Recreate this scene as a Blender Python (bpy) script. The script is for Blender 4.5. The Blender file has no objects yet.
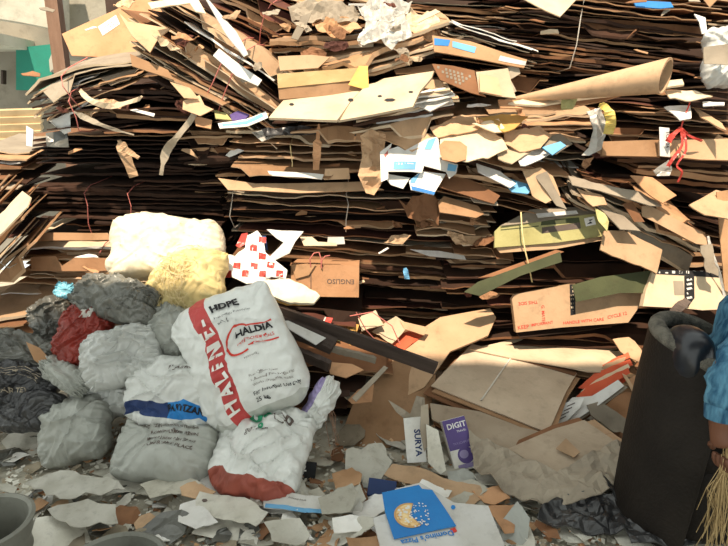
import bpy, bmesh, math, random
from mathutils import Vector, Matrix, noise
R = math.radians
rnd = random.Random(7)
SC = bpy.context.scene
COL = SC.collection
H = 1.5; PITCH = R(15); F = 580.0
CAM = Vector((0, 0, H))
FW = Vector((0, math.cos(PITCH), -math.sin(PITCH)))
UP = Vector((0, math.sin(PITCH), math.cos(PITCH)))
def ray(u, v): return FW + Vector((1, 0, 0))*((u-364)/F) - UP*((v-273)/F)
def at(u, v, Y):
    r = ray(u, v); return CAM + r*(Y/r.y)
def ground(u, v, z=0.0):
    r = ray(u, v); return CAM + r*((z-H)/r.z)
def mpp(p): return (p-CAM).dot(FW)/F          # metres per pixel at a point

# ------------------------------------------------------------------ materials
MATS = {}
def lin(c): return tuple(c)+(1,)
def nodes(name):
    m = bpy.data.materials.new(name); m.use_nodes = True
    nt = m.node_tree; b = nt.nodes['Principled BSDF']
    return m, nt, b
def N(nt, t, **k):
    n = nt.nodes.new(t)
    for a, v in k.items(): setattr(n, a, v)
    return n
def surf(name, col, col2=None, rough=.85, scale=6, bump=.15, bscale=60, var=.25, spec=.3, stain=.45, crink=0, weave=0, metal=0, stretch=(1,1,1), trans=0):
    """procedural surface: two tones mixed by noise, darker grime blotches, per object variation, bump"""
    m, nt, b = nodes(name); L = nt.links
    tc = N(nt, 'ShaderNodeTexCoord'); mp = N(nt, 'ShaderNodeMapping'); mp.inputs['Scale'].default_value = stretch
    L.new(tc.outputs['Object'], mp.inputs['Vector'])
    oi = N(nt, 'ShaderNodeObjectInfo')
    n1 = N(nt, 'ShaderNodeTexNoise', noise_dimensions='4D'); n1.inputs['Scale'].default_value = scale; n1.inputs['Detail'].default_value = 6
    L.new(mp.outputs[0], n1.inputs['Vector'])
    w = N(nt, 'ShaderNodeMath', operation='MULTIPLY'); w.inputs[1].default_value = 37; L.new(oi.outputs['Random'], w.inputs[0]); L.new(w.outputs[0], n1.inputs['W'])
    mx = N(nt, 'ShaderNodeMix', data_type='RGBA'); mx.inputs['A'].default_value = lin(col); mx.inputs['B'].default_value = lin(col2 or [c*.72 for c in col])
    r1 = N(nt, 'ShaderNodeMapRange'); r1.inputs[1].default_value = .38; r1.inputs[2].default_value = .68
    L.new(n1.outputs['Fac'], r1.inputs[0]); L.new(r1.outputs[0], mx.inputs['Factor'])
    n2 = N(nt, 'ShaderNodeTexNoise', noise_dimensions='4D'); n2.inputs['Scale'].default_value = scale*2.7; n2.inputs['Detail'].default_value = 8; n2.inputs['Roughness'].default_value = .7
    L.new(mp.outputs[0], n2.inputs['Vector']); L.new(w.outputs[0], n2.inputs['W'])
    r2 = N(nt, 'ShaderNodeMapRange'); r2.inputs[1].default_value = .52; r2.inputs[2].default_value = .8; r2.inputs[3].default_value = 0; r2.inputs[4].default_value = stain
    L.new(n2.outputs['Fac'], r2.inputs[0])
    m2 = N(nt, 'ShaderNodeMix', data_type='RGBA'); m2.inputs['B'].default_value = (.05, .038, .025, 1)
    L.new(mx.outputs['Result'], m2.inputs['A']); L.new(r2.outputs[0], m2.inputs['Factor'])
    hv = N(nt, 'ShaderNodeHueSaturation')
    vr = N(nt, 'ShaderNodeMapRange'); vr.inputs[3].default_value = 1-var; vr.inputs[4].default_value = 1+var
    L.new(oi.outputs['Random'], vr.inputs[0]); L.new(vr.outputs[0], hv.inputs['Value']); L.new(m2.outputs['Result'], hv.inputs['Color'])
    L.new(hv.outputs['Color'], b.inputs['Base Color'])
    b.inputs['Roughness'].default_value = rough; b.inputs['Specular IOR Level'].default_value = spec; b.inputs['Metallic'].default_value = metal
    if trans: b.inputs['Transmission Weight'].default_value = trans
    nb = N(nt, 'ShaderNodeTexNoise'); nb.inputs['Scale'].default_value = bscale; nb.inputs['Detail'].default_value = 5
    L.new(mp.outputs[0], nb.inputs['Vector'])
    bp = N(nt, 'ShaderNodeBump'); bp.inputs['Strength'].default_value = bump; bp.inputs['Distance'].default_value = .01
    L.new(nb.outputs['Fac'], bp.inputs['Height']); last = bp
    if crink:
        vo = N(nt, 'ShaderNodeTexVoronoi', feature='DISTANCE_TO_EDGE'); vo.inputs['Scale'].default_value = 14
        nd = N(nt, 'ShaderNodeTexNoise'); nd.inputs['Scale'].default_value = 5
        mm = N(nt, 'ShaderNodeMix', data_type='RGBA'); mm.inputs['Factor'].default_value = .25
        L.new(mp.outputs[0], nd.inputs['Vector']); L.new(mp.outputs[0], mm.inputs['A']); L.new(nd.outputs['Color'], mm.inputs['B']); L.new(mm.outputs['Result'], vo.inputs['Vector'])
        b2 = N(nt, 'ShaderNodeBump'); b2.inputs['Strength'].default_value = crink; b2.inputs['Distance'].default_value = .03
        L.new(vo.outputs['Distance'], b2.inputs['Height']); L.new(last.outputs[0], b2.inputs['Normal']); last = b2
    if weave:
        for rot in (0, 90):
            wv = N(nt, 'ShaderNodeTexWave', bands_direction='X' if rot == 0 else 'Y'); wv.inputs['Scale'].default_value = weave
            L.new(mp.outputs[0], wv.inputs['Vector'])
            b3 = N(nt, 'ShaderNodeBump'); b3.inputs['Strength'].default_value = .12; b3.inputs['Distance'].default_value = .002
            L.new(wv.outputs['Fac'], b3.inputs['Height']); L.new(last.outputs[0], b3.inputs['Normal']); last = b3
    L.new(last.outputs[0], b.inputs['Normal'])
    MATS[name] = m
    return m
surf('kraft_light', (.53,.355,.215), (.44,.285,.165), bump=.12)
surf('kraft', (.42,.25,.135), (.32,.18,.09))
surf('kraft_orange', (.46,.255,.135), (.38,.20,.10))
surf('kraft_brown', (.25,.12,.058), (.16,.075,.036))
surf('kraft_dark', (.05,.022,.012), (.024,.012,.007), var=.4)  # dark board, deepened and reddened to carry gap shade and bounce glow
surf('card_maroon', (.13,.045,.03), (.08,.028,.02), var=.4)
surf('card_greyed', (.34,.29,.22), (.25,.21,.16))
surf('card_taupe', (.49,.395,.29), (.40,.315,.225), stain=.35)
surf('card_cream', (.66,.53,.37), (.54,.42,.28), stain=.25)
surf('card_white', (.74,.73,.70), (.60,.58,.52), stain=.35)
surf('paper_grime', (.46,.44,.37), (.33,.31,.25), stain=.6, scale=9)
surf('paper_pale', (.58,.56,.49), (.44,.42,.35), stain=.5, scale=9)
surf('litter_tan', (.30,.25,.18), (.19,.16,.11), stain=.6, scale=9)
surf('print_red', (.62,.055,.04), (.5,.05,.035), stain=.15, var=.1)
surf('print_orange_red', (.68,.13,.06), (.56,.09,.04), stain=.2, var=.15)
surf('print_blue', (.02,.20,.52), (.02,.16,.45), rough=.5, stain=.12, var=.05)
surf('print_navy', (.02,.045,.14), (.02,.035,.10), rough=.6, stain=.2, var=.05)
surf('print_black', (.02,.02,.022), rough=.7, stain=.1, var=.05)
surf('print_faded', (.13,.10,.085), rough=.8, stain=.1, var=.05)
surf('print_purple', (.095,.06,.22), (.08,.05,.18), rough=.4, stain=.1, var=.05)
surf('print_lilac', (.33,.28,.48), (.16,.12,.26), rough=.4, stain=.1, var=.05)
surf('print_green', (.03,.32,.16), rough=.6, stain=.1, var=.05)
surf('print_lightblue', (.16,.42,.68), rough=.6, stain=.1, var=.05)
surf('card_yellow', (.46,.43,.19), (.37,.34,.14), stain=.4)
surf('card_olive', (.075,.085,.04), (.05,.058,.028), stain=.4)
surf('card_mustard', (.68,.40,.12), (.54,.31,.09), stain=.2)
surf('tape_yellow', (.58,.40,.19), (.48,.33,.15), rough=.35, stain=.2)
surf('sack_white', (.60,.61,.58), (.54,.55,.52), rough=.38, stain=.14, crink=.22, weave=120, spec=.45, bump=.05, scale=3)
surf('sack_band_red', (.50,.06,.055), (.40,.05,.05), rough=.45, stain=.3, var=.1, crink=.3, weave=120)
surf('sack_grey', (.42,.43,.39), (.35,.36,.32), rough=.4, stain=.22, crink=.25, weave=120, spec=.45, bump=.05, scale=3)
surf('sack_cream', (.60,.54,.41), (.56,.50,.37), rough=.6, stain=.1, crink=.3, weave=140, bump=.08, scale=3)
surf('sack_yellow', (.54,.44,.21), (.43,.34,.15), rough=.6, stain=.15, crink=.4, weave=140, bump=.1, scale=4)
surf('sack_olive', (.27,.25,.045), (.18,.17,.03), rough=.5, crink=.4, scale=4)
surf('sack_red', (.36,.045,.03), (.22,.03,.02), rough=.42, crink=.8, scale=5, spec=.5)
surf('sack_brick', (.30,.075,.05), (.19,.05,.035), rough=.5, crink=.4, scale=6)
surf('plastic_grey', (.15,.15,.13), (.075,.075,.065), rough=.3, crink=.8, spec=.6, scale=5)
surf('plastic_black', (.022,.022,.024), (.05,.05,.05), rough=.35, crink=.9, spec=.6, stain=.1)
surf('plastic_clear', (.70,.68,.62), (.50,.48,.43), rough=.3, crink=.8, spec=.6, stain=.2, trans=.35)
surf('plastic_teal', (.20,.50,.60), (.15,.4,.5), rough=.3, crink=.5, spec=.5)
surf('plastic_red', (.62,.07,.05), (.48,.05,.04), rough=.35, crink=.5, spec=.5, stain=.1)
surf('plastic_yellow', (.60,.47,.13), (.52,.38,.1), rough=.35, crink=.4, stain=.1)
surf('twine_pink', (.62,.20,.17), rough=.7, bump=.4, bscale=200)
surf('twine_straw', (.72,.58,.30), (.6,.46,.22), rough=.8)
surf('twine_white', (.7,.66,.58), rough=.7)
surf('wood_dark', (.085,.062,.050), (.05,.036,.03), rough=.7, stretch=(1,8,8), stain=.3, bump=.3, scale=5)
surf('wood_brown', (.32,.19,.125), (.24,.135,.085), rough=.75, stretch=(6,6,1), stain=.25, bump=.3, scale=5)
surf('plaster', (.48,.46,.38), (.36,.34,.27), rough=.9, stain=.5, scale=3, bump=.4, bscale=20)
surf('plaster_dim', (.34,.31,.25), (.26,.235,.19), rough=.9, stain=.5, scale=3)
surf('paint_teal', (.03,.30,.22), (.03,.24,.18), rough=.6, stain=.2, scale=3)
surf('shutter_tan', (.55,.42,.24), (.45,.33,.18), rough=.6, stain=.2)
surf('brick_dark', (.10,.06,.045), (.06,.04,.03), rough=.9)
surf('roof_tin', (.25,.24,.22), rough=.6, metal=.3)
surf('bucket_grey', (.20,.20,.17), (.13,.13,.11), rough=.5, stain=.5)
surf('dirt', (.43,.40,.32), (.27,.25,.20), rough=.95, scale=7, stain=.6, bump=.6, bscale=35)
surf('rubber_black', (.014,.011,.009), (.020,.016,.013), spec=.15, rough=.65, bump=.35, bscale=90, stain=.1, scale=9)
surf('fabric_grey', (.20,.185,.15), (.07,.065,.055), rough=.9, bump=.8, bscale=160, stain=.2, scale=30)
surf('vinyl_gloss', (.012,.016,.024), (.010,.012,.018), rough=.28, spec=.6, bump=.05, stain=.05)
surf('denim', (.012,.06,.12), (.11,.27,.38), rough=.9, bump=.4, bscale=120, stain=.35, scale=45, stretch=(1,1,.25))
surf('trousers_dark', (.02,.022,.03), rough=.85)
surf('skin_brown', (.16,.065,.035), (.12,.05,.028), rough=.5, stain=.1, var=0, bump=.1)
surf('hair_black', (.01,.009,.008), rough=.5)
surf('straw', (.46,.33,.16), (.34,.24,.11), rough=.8, stain=.1)
surf('straw_pale', (.74,.62,.36), (.62,.49,.25), rough=.8, stain=.1)
surf('pizza_cheese', (.80,.62,.32), (.66,.40,.16), rough=.6, scale=60, stain=.0, var=.05)
surf('pizza_crust', (.62,.36,.14), rough=.6, stain=.0, var=.05)
def mats(*n): return [MATS[x] for x in n]

# ------------------------------------------------------------------ objects
def finish(me, ms, smooth=0):
    for m in ms: me.materials.append(MATS[m] if isinstance(m, str) else m)
    me.validate()
    if smooth:
        me.shade_smooth(); me.set_sharp_from_angle(angle=R(smooth))
    me.update()
def mesh_obj(name, verts, faces, ms, mi=None, parent=None, M=None, smooth=0):
    me = bpy.data.meshes.new(name)
    me.from_pydata([tuple(v) for v in verts], [], faces)
    if mi:
        for p, i in zip(me.polygons, mi): p.material_index = i
    finish(me, ms, smooth)
    o = bpy.data.objects.new(name, me); COL.objects.link(o)
    if parent: o.parent = parent
    if M is not None: o.matrix_basis = M
    return o
class MB:
    def __init__(s): s.v = []; s.f = []; s.m = []
    def add(s, v, f, mi=0):
        k = len(s.v); s.v += [Vector(a) for a in v]; s.f += [tuple(i+k for i in q) for q in f]; s.m += [mi]*len(f)
    def box(s, a, b, mi=0, M=None):
        v = [Vector((x, y, z)) for x in (a[0], b[0]) for y in (a[1], b[1]) for z in (a[2], b[2])]
        if M: v = [M @ p for p in v]
        s.add(v, [(0,1,3,2),(4,6,7,5),(0,4,5,1),(2,3,7,6),(0,2,6,4),(1,5,7,3)], mi)
    def tube(s, pts, r, n=6, mi=0, cap=True):
        pts = [Vector(p) for p in pts]; V = []; Fs = []
        rr = r if isinstance(r, (list, tuple)) else [r]*len(pts)
        up = Vector((.13, .31, .94))
        for i, p in enumerate(pts):
            d = (pts[min(i+1, len(pts)-1)]-pts[max(i-1, 0)])
            d = d.normalized() if d.length > 1e-9 else Vector((0,0,1))
            a = d.cross(up)
            if a.length < .1: a = d.cross(Vector((1,0,0)))
            a.normalize(); b = d.cross(a)
            for k in range(n):
                t = 2*math.pi*k/n; V.append(p + (a*math.cos(t)+b*math.sin(t))*rr[i])
        for i in range(len(pts)-1):
            for k in range(n): Fs.append((i*n+k, i*n+(k+1)%n, (i+1)*n+(k+1)%n, (i+1)*n+k))
        if cap: Fs += [tuple(range(n))[::-1], tuple((len(pts)-1)*n+k for k in range(n))]
        s.add(V, Fs, mi)
    def build(s, name, ms, parent=None, M=None, smooth=0): return mesh_obj(name, s.v, s.f, ms, s.m, parent, M, smooth)
def tag(o, label=None, cat=None, group=None, kind=None):
    if label: o['label'] = label
    if cat: o['category'] = cat
    if group: o['group'] = group
    if kind: o['kind'] = kind
    return o
def empty(name, M, label, cat, group=None):
    o = bpy.data.objects.new(name, None); COL.objects.link(o); o.empty_display_size = .05
    o.matrix_basis = M if isinstance(M, Matrix) else Matrix.Translation(M)
    return tag(o, label, cat, group)
def structure(o): o['kind'] = 'structure'; return o

# ------------------------------------------------------------------ a tilted working plane
class Plane:
    """lean 0 = upright facing the camera, 90 = lying flat; roll lifts the right side; spin turns in the plane"""
    def __init__(s, u, v, Y, lean=60, yaw=0, roll=0, spin=0):
        s.o = at(u, v, Y); l = R(lean)
        B = Matrix(((1,0,0),(0,math.sin(l),-math.cos(l)),(0,math.cos(l),math.sin(l))))
        Rm = Matrix.Rotation(R(yaw),3,'Z') @ Matrix.Rotation(-R(roll),3,'Y') @ B @ Matrix.Rotation(R(spin),3,'Z')
        s.M = Matrix.Translation(s.o) @ Rm.to_4x4(); s.I = s.M.inverted()
    def hit(s, u, v):
        r = s.I.to_3x3() @ ray(u, v); c = s.I @ CAM
        t = -c.z/r.z; p = c + r*t
        return (p.x, p.y)
def disp_fn(amp=0, freq=3, seed=0, crump=0, cf=9, bend=0):
    def f(x, y):
        z = amp*noise.noise(Vector((x*freq, y*freq, seed*7.3)))
        if crump:
            a = noise.noise(Vector((x*cf, y*cf, seed*3.1+5))); b = noise.noise(Vector((x*cf*2.3, y*cf*2.3, seed*1.7)))
            z += crump*((1-2.4*abs(a)) + .4*(1-2.4*abs(b)))
        if bend: z += bend*x*x
        return z
    return f
def slab(pts, th, fn, res=.05, ragged=0, seed=0):
    if ragged:                                   # torn outline: each edge broken up
        q = []
        for i, p in enumerate(pts):
            a = Vector(p); b = Vector(pts[(i+1) % len(pts)]); n = max(1, int((b-a).length/.03)); d = (b-a)
            if d.length < 1e-6: continue
            nr = Vector((-d.y, d.x)).normalized()
            for k in range(n):
                c = a+d*(k/n)
                if k: c += nr*ragged*noise.noise(Vector((c.x*40, c.y*40, seed+.5)))*1.6
                q.append((c.x, c.y))
        pts = q
    bm = bmesh.new()
    vs = [bm.verts.new((x, y, 0)) for x, y in pts]
    f = bm.faces.new(vs); f.normal_update()
    if f.normal.z < 0: f.normal_flip()
    bmesh.ops.triangulate(bm, faces=bm.faces[:])
    xs = [p[0] for p in pts]; ys = [p[1] for p in pts]
    for ax, lo, hi in ((0, min(xs), max(xs)), (1, min(ys), max(ys))):
        n = min(26, int((hi-lo)/res))
        for k in range(1, n+1):
            c = lo+(hi-lo)*k/(n+1)
            no = (1,0,0) if ax == 0 else (0,1,0)
            bmesh.ops.bisect_plane(bm, geom=bm.verts[:]+bm.edges[:]+bm.faces[:], plane_co=(c,0,0) if ax == 0 else (0,c,0), plane_no=no)
    top = bm.faces[:]
    r = bmesh.ops.extrude_face_region(bm, geom=top, use_keep_orig=True)
    nv = [g for g in r['geom'] if isinstance(g, bmesh.types.BMVert)]
    for w in nv: w.co.z += th
    bmesh.ops.recalc_face_normals(bm, faces=bm.faces[:])
    for w in bm.verts: w.co.z += fn(w.co.x, w.co.y) - th/2
    bm.verts.index_update()
    V = [w.co.copy() for w in bm.verts]; Fs = [tuple(w.index for w in f.verts) for f in bm.faces]
    bm.free(); return V, Fs
def text_mesh(s, bold=0.0):
    c = bpy.data.curves.new('t', 'FONT'); c.body = s; c.offset = bold; c.resolution_u = 2
    o = bpy.data.objects.new('t', c); COL.objects.link(o)
    dg = bpy.context.evaluated_depsgraph_get(); me = bpy.data.meshes.new_from_object(o.evaluated_get(dg))
    V = [(v.co.x, v.co.y) for v in me.vertices]; Fs = [tuple(p.vertices) for p in me.polygons]
    bpy.data.objects.remove(o); bpy.data.curves.remove(c); bpy.data.meshes.remove(me)
    return V, Fs
def text_on(mb, s, A, B, fn, mi=0, bold=0.0, off=.0015, squash=1.0):
    """text from A to B (local metres) laid over the surface fn(x, y) -> local point"""
    V, Fs = text_mesh(s, bold)
    if not V: return
    x0 = min(v[0] for v in V); x1 = max(v[0] for v in V)
    A = Vector(A); B = Vector(B); d = B-A; k = d.length/max(1e-6, x1-x0); d.normalize(); n = Vector((-d.y, d.x))
    mb.add([fn(*(A+d*((x-x0)*k)+n*(y*k*squash)), off) for x, y in V], Fs, mi)
def panel(name, label, cat, pl, outline, mat, th=.006, amp=.006, freq=4, crump=0, cf=9, bend=0, res=.05, ragged=0, group=None, parent=None, smooth=40, local=False):
    """a sheet with its outline on the plane pl; returns object and its surface function"""
    sd = rnd.random()*50
    fn = disp_fn(amp, freq, sd, crump, cf, bend)
    pts = outline if local else [pl.hit(u, v) for u, v in outline]
    V, Fs = slab(pts, th, fn, res, ragged, sd)
    if parent:
        Mx = parent.matrix_basis.inverted() @ pl.M
        o = mesh_obj(name, V, Fs, [mat], None, parent, Mx, smooth)
    else:
        c = Vector((sum(p[0] for p in pts)/len(pts), sum(p[1] for p in pts)/len(pts), 0))
        V = [v-c for v in V]
        o = mesh_obj(name, V, Fs, [mat], None, None, pl.M @ Matrix.Translation(c), smooth)
        tag(o, label, cat, group)
        o['_c'] = (c.x, c.y, 0)
    def sf(x, y, off=.0015): return Vector((x, y, fn(x, y)+th/2+off))
    return o, sf
def marks(pl, o, sf, items, ms, name='printed_marks'):
    """printing on a panel: ('t', text, (u,v) start, (u,v) end, mat index, bold) or ('p', pixel outline, mat index)"""
    mb = MB()
    c = Vector(o.get('_c', (0,0,0)))
    for it in items:
        if it[0] == 't':
            text_on(mb, it[1], pl.hit(*it[2]), pl.hit(*it[3]), lambda x, y, f: sf(x, y, f)-c, it[4], it[5] if len(it) > 5 else .01, squash=it[6] if len(it) > 6 else 1)
        else:
            pts = [pl.hit(*p) for p in it[1]]
            V, Fs = slab(pts, 0.0006, lambda x, y: sf(x, y, .0018).z, .018)
            mb.add([v-c for v in V], Fs, it[2])
    return mb.build(name, ms, o)
def clear_tmp():
    for o in bpy.data.objects:
        if '_c' in o: del o['_c']

# ------------------------------------------------------------------ bundles of flattened boxes
PAL = {
 'black': [('kraft_dark', 9), ('card_maroon', .5), ('kraft_brown', .7)],  # dark sheets blackened further: shade below the overhang is put into their colour
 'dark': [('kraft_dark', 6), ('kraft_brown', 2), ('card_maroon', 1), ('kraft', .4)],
 'mixdark': [('kraft_dark', 4), ('kraft_brown', 4), ('kraft', 2), ('card_maroon', 1), ('card_greyed', 1.0), ('card_white', .4)],
 'mix': [('kraft', 4), ('kraft_brown', 3), ('kraft_light', 3), ('kraft_dark', 2), ('card_white', 1.2), ('card_greyed', 1), ('card_maroon', .5)],
 'kraft': [('kraft', 4), ('kraft_light', 4), ('kraft_brown', 1.5), ('card_cream', 1), ('kraft_orange', 1)],
 'pale': [('card_white', 3), ('card_cream', 2), ('kraft_light', 2), ('kraft_dark', 2), ('card_greyed', 2)],
 'red': [('card_maroon', 4), ('kraft_brown', 3), ('card_greyed', 1), ('kraft', 2), ('kraft_dark', 2)],
 'grey': [('card_greyed', 4), ('kraft', 3), ('kraft_brown', 2), ('card_white', .7), ('kraft_dark', 1)],
}
def pick(pal, r):
    L = PAL[pal]; t = r.random()*sum(w for _, w in L)
    for n, w in L:
        t -= w
        if t <= 0: return n
    return L[-1][0]
def sheet(r, W, w, d, th, x0, y0, z0, sag, flap, wav, seed, open_=0):
    nx = max(8, min(22, int(w/.05)))
    rows = [0, .025, .07, d*.4, d]
    fa = R(r.uniform(25, 85)); fl = r.uniform(.03, .09) if flap else 0
    fx0 = r.uniform(-.9, .4) ; fx1 = fx0+r.uniform(.3, 1.4)
    V = []; Fs = []
    skew = r.uniform(-.04, .04)
    def pt(i, j, lay):
        s = -1+2*i/nx; x = x0 + s*w/2 + skew*rows[j]; y = y0 + rows[j]
        if i in (0, nx): x += .012*noise.noise(Vector((seed, rows[j]*9, 3.3)))
        z = z0 + sag*(x/(W/2))**2 + wav*noise.noise(Vector((x*2.1, rows[j]*2, seed))) + wav*.6*noise.noise(Vector((x*6, rows[j]*5, seed+9)))
        if j == 0:
            y += .022*noise.noise(Vector((x*9, seed, 1.1))) + skew*x*1.5; z += .010*noise.noise(Vector((x*13, seed, 4.1)))
            if flap and fx0 < s < fx1: y -= fl*math.cos(fa)*.7; z -= fl*math.sin(fa)
        z += lay*th
        if open_ and lay == 1: z += open_*max(0, 1-rows[j]/(d*.5))*(.5+.5*math.cos(s*2.2))
        return Vector((x, y, z))
    nr = len(rows)
    for lay in (0, 1):
        for j in range(nr):
            for i in range(nx+1): V.append(pt(i, j, lay))
    n1 = nr*(nx+1); idx = lambda i, j, l: l*n1+j*(nx+1)+i
    for j in range(nr-1):
        for i in range(nx):
            Fs.append((idx(i,j,1), idx(i+1,j,1), idx(i+1,j+1,1), idx(i,j+1,1)))
            Fs.append((idx(i,j,0), idx(i,j+1,0), idx(i+1,j+1,0), idx(i+1,j,0)))
    for i in range(nx):
        Fs.append((idx(i,0,0), idx(i+1,0,0), idx(i+1,0,1), idx(i,0,1)))
        Fs.append((idx(i,nr-1,1), idx(i+1,nr-1,1), idx(i+1,nr-1,0), idx(i,nr-1,0)))
    for j in range(nr-1):
        Fs.append((idx(0,j,0), idx(0,j,1), idx(0,j+1,1), idx(0,j+1,0)))
        Fs.append((idx(nx,j,0), idx(nx,j+1,0), idx(nx,j+1,1), idx(nx,j,1)))
    return V, Fs
EDGE = {'kraft_light':'card_cream','kraft':'kraft_light','kraft_orange':'kraft_light','kraft_brown':'kraft','kraft_dark':'kraft_brown','card_maroon':'kraft_brown','card_greyed':'card_cream','card_white':'card_white','card_cream':'card_white'}  # cut edges are paler; a sunlit look is put into their colour too
NSHEET = 0
def bundle(label, uc, vc, L, T, Y, n, roll=0, pitch=6, yaw=0, depth=.5, pal='mix', jx=.06, jy=.045, sag=0, fan=0, flap=.15, wav=.017, twine=(), tw='twine_pink', seed=None, name='cardboard_bundle', cat='cardboard bundle', group=None, th=(.004,.009), over=None):
    global NSHEET
    r = random.Random(seed if seed is not None else int(uc*31+vc*7))
    o = at(uc, vc, Y); k = mpp(o); W = L*k; Ht = T*k
    M = Matrix.Translation(o) @ Matrix.Rotation(R(yaw),4,'Z') @ Matrix.Rotation(-R(roll),4,'Y') @ Matrix.Rotation(R(pitch),4,'X')
    B = M @ Matrix.Translation((0, depth/2, -Ht/2)); sh = Vector((0, depth/2, -Ht/2))
    root = empty(name, B, label, cat, group)
    n = int(n*1.3+.5)
    for i in range(n):
        z = -Ht/2 + Ht*(i+.15)/n
        w = W*(1-abs(r.gauss(0, jx))*1.3); x0 = r.gauss(0, W*jx*.6); y0 = r.gauss(0, jy)
        if r.random() < .3:
            w *= r.uniform(.4, .75); x0 = r.uniform(-1, 1)*(W-w)/2; y0 -= .02
        if over and i >= n*.6: y0 -= over
        t = r.uniform(*th)
        V, Fs = sheet(r, W, w, depth*r.uniform(.85, 1.1), t, x0, y0, z, sag*(i+1)/n, r.random() < flap, wav*r.uniform(.5, 1.4), r.random()*90, r.uniform(.004, min(.03, Ht/n*.8)) if r.random() < .4 else 0)
        if fan: V = [Vector((v.x, v.y, v.z*(1+fan*v.x/(W/2)))) for v in V]
        mt = pick(pal, r); nq = len(Fs); nx = max(8, min(22, int(w/.05))); e0 = 2*nx*4
        mesh_obj('cardboard_sheet', [v-sh for v in V], Fs, [mt, EDGE[mt] if mt != 'kraft_dark' or r.random() < .22 else mt], [1 if e0 <= q < e0+2*nx and (q-e0) % 2 == 0 else 0 for q in range(nq)], root, None, 0); NSHEET += 1
    for fx in twine:
        x = fx*W/2; mb = MB()
        zz = Ht/2+.006; sg = sag*fx*fx; p = []
        for y, z in ((depth*.6, zz+sg), (.03, zz+sg), (-jy*1.6, Ht/2*.85+sg), (-jy*2.4, Ht*.2), (-jy*2.2, -Ht*.15), (-jy*1.6, -Ht*.45), (.05, -Ht/2-.004), (depth*.6, -Ht/2-.004)):
            p.append(Vector((x+r.uniform(-.012, .012), y, z*(1+fan*fx if fan else 1)))-sh)
        mb.tube(p, .0028, 6)
        mb.build('twine', [tw], root, None, 60)
    return root

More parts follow.
